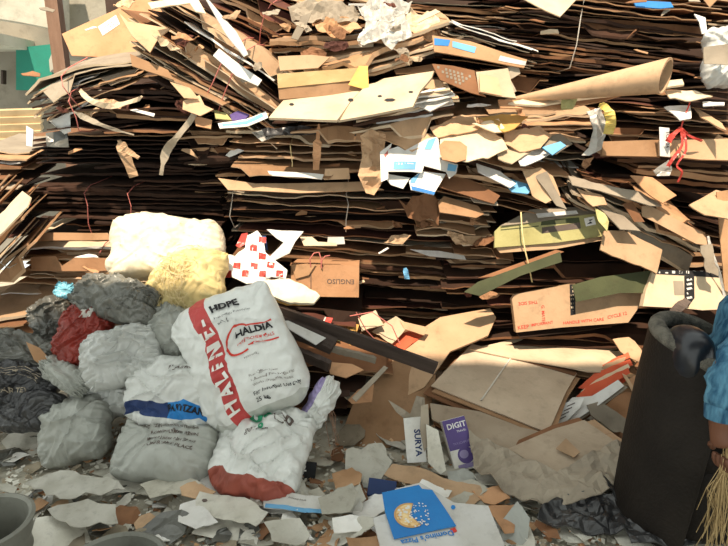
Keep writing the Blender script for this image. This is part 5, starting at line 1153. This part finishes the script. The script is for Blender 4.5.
# crumpled tatters between the bundles
for i in range(64):
    zone = r.choice([(385,725,120,300),(385,725,120,300),(120,290,2,118),(280,440,0,60),(40,220,66,118),(440,600,110,230)])
    u, v = r.uniform(zone[0], zone[1]), r.uniform(zone[2], zone[3])
    if (490 < u < 612 and 205 < v < 255) or (500 < u < 728 and v > 262) or (383 < u < 470 and 136 < v < 198) or (268 < u < 436 and 68 < v < 125): continue
    p = at(u, v, r.uniform(3.06, 3.2)); s = r.uniform(.022, .06); n = r.randint(6, 9)
    pts = [(s*(.6+.6*r.random())*math.cos(6.283*j/n)*1.4, s*(.5+.5*r.random())*math.sin(6.283*j/n)*.8) for j in range(n)]
    V, Fs = slab(pts, .003, disp_fn(.01, 12, r.random()*40, .018, 18), .012)
    M = Matrix.Translation(p) @ Matrix.Rotation(r.gauss(0, .4), 4, 'Z') @ Matrix.Rotation(r.gauss(.1, .4), 4, 'Y') @ Matrix.Rotation(R(r.uniform(30, 75)), 4, 'X')
    tag(mesh_obj('crumpled_paper', V, Fs, [r.choice(['kraft_light','kraft','card_greyed','kraft_brown','card_cream','kraft_orange','card_maroon'])], None, None, M, 0),
        'small crumpled brown or pale paper tatter caught between the stacked bundles', 'paper', 'crumpled tatters between the bundles')

# ================================================================== ARMCHAIR AND PERSON
cx, cy = 1.02, 1.88
A = at(668, 420, 1.85)
base = Vector((A.x+.10, 1.90, 0))
ob = base.copy(); base.x += .085
ch = empty('armchair', Matrix.Translation(base), 'black chair with a tall curved padded back at the right edge', 'chair')
def curved_shell(r_, t, z0, z1, a0, a1, n=28, m=16, sq=1.0, topround=.16, lean=.10):
    V = []; Fs = []
    for lay in (0, 1):
        for j in range(m+1):
            q = j/m
            for i in range(n+1):
                s = -1+2*i/n; a = a0+(a1-a0)*i/n
                zt = z1-topround*abs(s)**2.6; z = z0+(zt-z0)*q
                rr = (r_-lay*t*(1-.15*q))*(1+.05*math.sin(q*2.6))
                V.append((math.cos(a)*rr*sq-lean*q*0+lean*(1-q)*.5, math.sin(a)*rr, z))
    q_ = (m+1)*(n+1); ix = lambda l, j, i: l*q_+j*(n+1)+i
    for j in range(m):
        for i in range(n): Fs += [(ix(0,j,i), ix(0,j+1,i), ix(0,j+1,i+1), ix(0,j,i+1)), (ix(1,j,i), ix(1,j,i+1), ix(1,j+1,i+1), ix(1,j+1,i))]
        Fs += [(ix(0,j,0), ix(1,j,0), ix(1,j+1,0), ix(0,j+1,0)), (ix(0,j,n), ix(0,j+1,n), ix(1,j+1,n), ix(1,j,n))]
    for i in range(n): Fs += [(ix(0,m,i), ix(1,m,i), ix(1,m,i+1), ix(0,m,i+1)), (ix(0,0,i), ix(0,0,i+1), ix(1,0,i+1), ix(1,0,i))]
    return V, Fs
mb = MB(); V, Fs = curved_shell(.235, .05, .03, .765, R(70), R(245), topround=.07, lean=-.13); mb.add(V, Fs)
o = mb.build('backrest', ['rubber_black'], ch, None, 60); bv = o.modifiers.new('b', 'BEVEL'); bv.width = .012; bv.segments = 3; bv.limit_method = 'ANGLE'
mb = MB(); n = 28; pts = []
for i in range(n+1):
    s = -1+2*i/n; a = R(70)+R(170)*i/n; pts.append((math.cos(a)*.215, math.sin(a)*.215, .765-.07*abs(s)**2.6+.004))
mb.tube(pts, .030, 10); mb.build('top_edging', ['fabric_grey'], ch, None, 60)
def blob(c, rx, ry, rz, n=20, m=14, pw=.8):
    V = []; Fs = []
    f = lambda t: math.copysign(abs(t)**pw, t)
    for j in range(m+1):
        b = math.pi*j/m-math.pi/2
        for i in range(n):
            a = 2*math.pi*i/n; V.append((c[0]+rx*f(math.cos(a))*f(math.cos(b)), c[1]+ry*f(math.sin(a))*f(math.cos(b)), c[2]+rz*f(math.sin(b))))
    for j in range(m):
        for i in range(n): Fs.append((j*n+i, j*n+(i+1) % n, (j+1)*n+(i+1) % n, (j+1)*n+i))
    return V, Fs
mb = MB(); cp = at(688, 354, 1.83)-base; V, Fs = blob(cp, .065, .10, .095); mb.add(V, Fs); mb.build('back_cushion', ['vinyl_gloss'], ch, None, 80)
mb = MB(); V, Fs = blob((.05, 0, .385), .24, .22, .055, pw=.5); mb.add(V, Fs); mb.build('seat', ['rubber_black'], ch, None, 80)
mb = MB(); V, Fs = blob((.04, .0, .20), .21, .20, .17, pw=.35); mb.add(V, Fs); mb.build('seat_base', ['rubber_black'], ch, None, 60)
for k_, (x, y) in enumerate(((-.15,-.15),(-.15,.15),(.2,-.16),(.2,.16))):
    mb = MB(); mb.tube([(x*1.2, y*1.2, 0), (x, y, .36)], [.018, .022], 10); mb.build('leg', ['rubber_black'], ch, None, 60)
mb = MB(); mb.tube([(-.02,-.24,.42),(.0,-.25,.5),(.08,-.25,.53),(.22,-.25,.52)], .016, 8); mb.build('armrest', ['rubber_black'], ch, None, 60)

def skinned(name, joints, edges, mat, parent=None, root=0, sub=2):
    me = bpy.data.meshes.new(name); me.from_pydata([j[0] for j in joints], edges, [])
    o = bpy.data.objects.new(name, me); COL.objects.link(o)
    m = o.modifiers.new('s', 'SKIN'); m.use_smooth_shade = True
    for i, j in enumerate(joints):
        sv = me.skin_vertices[0].data[i]; rr = j[1] if isinstance(j[1], tuple) else (j[1], j[1]); sv.radius = rr; sv.use_root = (i == root)
    s = o.modifiers.new('u', 'SUBSURF'); s.levels = sub; s.render_levels = sub
    dg = bpy.context.evaluated_depsgraph_get(); m2 = bpy.data.meshes.new_from_object(o.evaluated_get(dg))
    bpy.data.objects.remove(o); m2.name = name; m2.materials.clear(); m2.materials.append(MATS[mat]); m2.shade_smooth()
    o = bpy.data.objects.new(name, m2); COL.objects.link(o)
    if parent: o.parent = parent; o.matrix_parent_inverse = parent.matrix_basis.inverted()
    return o
hip = Vector((ob.x+.14, ob.y, .55))
S = Vector((hip.x+.13, hip.y-.01, .99))
sh_r = S+Vector((-.02,-.19,-.02)); sh_l = S+Vector((-.02,.19,-.02))
el = at(729, 362, 1.62); wr = at(718, 428, 1.60); wr0 = at(720, 418, 1.60)
hd = wr+Vector((.012,-.02,-.06))
pr = empty('person', Matrix.Translation((hip.x, hip.y, 0)), 'person in blue denim shirt seated at the right edge, holding straw', 'person')
hipr, hipl = hip+Vector((0,-.09,0)), hip+Vector((0,.09,0))
kr, kl = hip+Vector((.42,-.13,.06)), hip+Vector((.42,.13,.06)); fr, fl = hip+Vector((.44,-.14,-.47)), hip+Vector((.46,.14,-.47))
J = [(hip,(.12,.15)),(hip+Vector((.05,0,.16)),(.11,.14)),(hip+Vector((.10,0,.33)),(.11,.16)),(S,(.07,.10)),(S+Vector((.02,0,.09)),.052),(S+Vector((.05,0,.17)),(.065,.06)),(S+Vector((.06,0,.24)),(.085,.075)),(S+Vector((.05,0,.31)),(.06,.055)),
     (sh_r,.058),(el,.046),(wr0,.034),(wr,.026),(hd,(.036,.024)),
     (sh_l,.058),(S+Vector((.10,.25,-.28)),.046),(S+Vector((.32,.16,-.34)),.027),(S+Vector((.39,.14,-.34)),(.036,.022)),
     (hipr,.085),(kr,.06),(fr,.04),(fr+Vector((.14,0,-.03)),.035),(hipl,.085),(kl,.06),(fl,.04),(fl+Vector((.14,0,-.03)),.035)]
E = [(0,1),(1,2),(2,3),(3,4),(4,5),(5,6),(6,7),(3,8),(8,9),(9,10),(10,11),(11,12),(3,13),(13,14),(14,15),(15,16),(0,17),(17,18),(18,19),(19,20),(0,21),(21,22),(22,23),(23,24)]
body = skinned('body', J, E, 'skin_brown', pr)
# fingers, thumb: own chains rooted in the palm, joined into the body mesh
def fingers(palm, dirv, across, curl):
    out = []
    for i, (off, ln) in enumerate(((-.027,.062),(-.009,.070),(.009,.066),(.026,.052))):
        p0 = palm+across*off*.8; d = dirv.normalized(); pts = [p0]; rr = [.0095]
        c = Vector(curl)
        for k_ in range(4):
            pts.append(pts[-1]+d*ln*(.32-.03*k_)); d = (d+c*.55).normalized(); rr.append(.0092-.0008*k_)
        out.append((pts, rr))
    t0 = palm-across*.03-dirv.normalized()*.02; t1 = t0-across*.022+dirv.normalized()*.018+Vector(curl)*.014; out.append(([t0, t1, t1+dirv.normalized()*.024+Vector(curl)*.02+across*.006], [.012,.011,.009]))
    return out
bmj = bmesh.new(); bmj.from_mesh(body.data)
for palm, dv, ac, cu in ((hd+Vector((0,0,-.02)), Vector((-.1,-.15,-1)), Vector((.35,-.93,0)), Vector((.75,.2,.35))), (S+Vector((.40,.14,-.34)), Vector((1,0,-.2)), Vector((0,1,0)), Vector((0,0,-.8)))):
    for pts, rr in fingers(palm, dv, ac, cu):
        f = skinned('finger', [(p-body.parent.matrix_basis.translation*0, q) for p, q in zip(pts, rr)], [(i, i+1) for i in range(len(pts)-1)], 'skin_brown', None, 0, 1)
        bmj.from_mesh(f.data); d_ = f.data; bpy.data.objects.remove(f); bpy.data.meshes.remove(d_)
# face: nose, ears
for V, Fs in (blob(S+Vector((.14,0,.22)), .018,.013,.022, 10, 8), blob(S+Vector((.055,-.078,.22)), .016,.008,.028, 10, 8), blob(S+Vector((.055,.078,.22)), .016,.008,.028, 10, 8), blob(S+Vector((.128,0,.175)), .012,.024,.007, 10, 8)):
    vs = [bmj.verts.new(v) for v in V]
    for q in Fs:
        try: bmj.faces.new([vs[i] for i in q])
        except ValueError: pass
bmj.to_mesh(body.data); bmj.free(); body.data.shade_smooth()
for sy in (-1, 1):
    mb = MB(); V, Fs = blob(S+Vector((.128, .03*sy, .245)), .008,.012,.007, 10, 8); mb.add(V, Fs); o = mb.build('eye', ['card_white'], pr, None, 80); o.matrix_parent_inverse = pr.matrix_basis.inverted()
mb = MB(); V, Fs = blob(S+Vector((.035,0,.28)), .10,.088,.075, 20, 14, 1); mb.add(V, Fs); o = mb.build('hair', ['hair_black'], pr, None, 80); o.matrix_parent_inverse = pr.matrix_basis.inverted()
Js = [(hip+Vector((.02,0,.03)),(.14,.17)),(hip+Vector((.05,0,.16)),(.13,.16)),(hip+Vector((.10,0,.33)),(.13,.18)),(S+Vector((0,0,-.005)),(.085,.115)),(S+Vector((.012,0,.05)),.07),(sh_r,.074),(el,.060),(wr0+(el-wr0)*.12,.046),(sh_l,.074),(S+Vector((.10,.25,-.28)),.060),(S+Vector((.30,.165,-.335)),.042)]
shirt = skinned('denim_shirt', Js, [(0,1),(1,2),(2,3),(3,4),(3,5),(5,6),(6,7),(3,8),(8,9),(9,10)], 'denim', pr)
for v in shirt.data.vertices:
    v.co += v.normal*(.016*(1-2.8*abs(noise.noise(Vector((v.co.x*9, v.co.y*9, v.co.z*21)))))+.004*noise.noise(v.co*30))
cuff = MB(); dd = (wr0-el).normalized(); c0 = wr0-dd*.045; cuff.tube([c0, c0+dd*.01, c0+dd*.048], [.046,.048,.044], 18); o = cuff.build('shirt_cuff', ['denim'], pr, None, 60); o.matrix_parent_inverse = pr.matrix_basis.inverted()
Jt = [(hip+Vector((0,0,.02)),(.13,.16)),(hipr,.10),(kr,.075),(fr+Vector((0,0,.06)),.06),(hipl,.10),(kl,.075),(fl+Vector((0,0,.06)),.06)]
skinned('trousers', Jt, [(0,1),(1,2),(2,3),(0,4),(4,5),(5,6)], 'trousers_dark', pr)
# straw bundle held in the hand
mb = MB(); r = random.Random(9); h0 = hd+Vector((.01,-.005,-.035))
for i in range(70):
    a = Vector((r.gauss(0,.007), r.gauss(0,.007), r.uniform(-.01,.05))); e = Vector((r.gauss(.012,.022), r.gauss(0,.03), -r.uniform(.18,.34)))
    mb.tube([a, a*.8+Vector((0,0,-.04)), e*.5+Vector((r.gauss(0,.02), r.gauss(0,.01), 0)), e], .0013, 3)
tag(mb.build('straw_fibres', ['straw'], None, Matrix.Translation(h0)), 'hanging bundle of straw fibres held in the hand at right edge', 'straw', kind='stuff')

# ================================================================== LIGHT AND CAMERA
clear_tmp()
w = bpy.data.worlds.new('World'); SC.world = w; w.use_nodes = True
bg = w.node_tree.nodes['Background']; bg.inputs['Color'].default_value = (.95, 1.0, .95, 1); bg.inputs['Strength'].default_value = 1.32
sun = bpy.data.lights.new('sun', 'SUN'); sun.energy = 7.6; sun.angle = R(1.2); sun.color = (1.0, .82, .63)
so = bpy.data.objects.new('sun', sun); COL.objects.link(so)
d = Vector((.12, math.cos(R(EL)), -math.sin(R(EL)))); so.rotation_euler = d.to_track_quat('-Z', 'Y').to_euler(); so.location = (0, -2, 6)
cam = bpy.data.cameras.new('camera'); cam.sensor_width = 36; cam.lens = F*36/728; cam.clip_start = .05
co = bpy.data.objects.new('camera', cam); COL.objects.link(co); co.location = CAM; co.rotation_euler = (R(90)-PITCH, 0, 0)
SC.camera = co
SC.view_settings.view_transform = 'Standard'; SC.view_settings.look = 'None'; SC.view_settings.gamma = 1; SC.view_settings.use_curve_mapping = False
SC.view_settings.exposure = 0.0
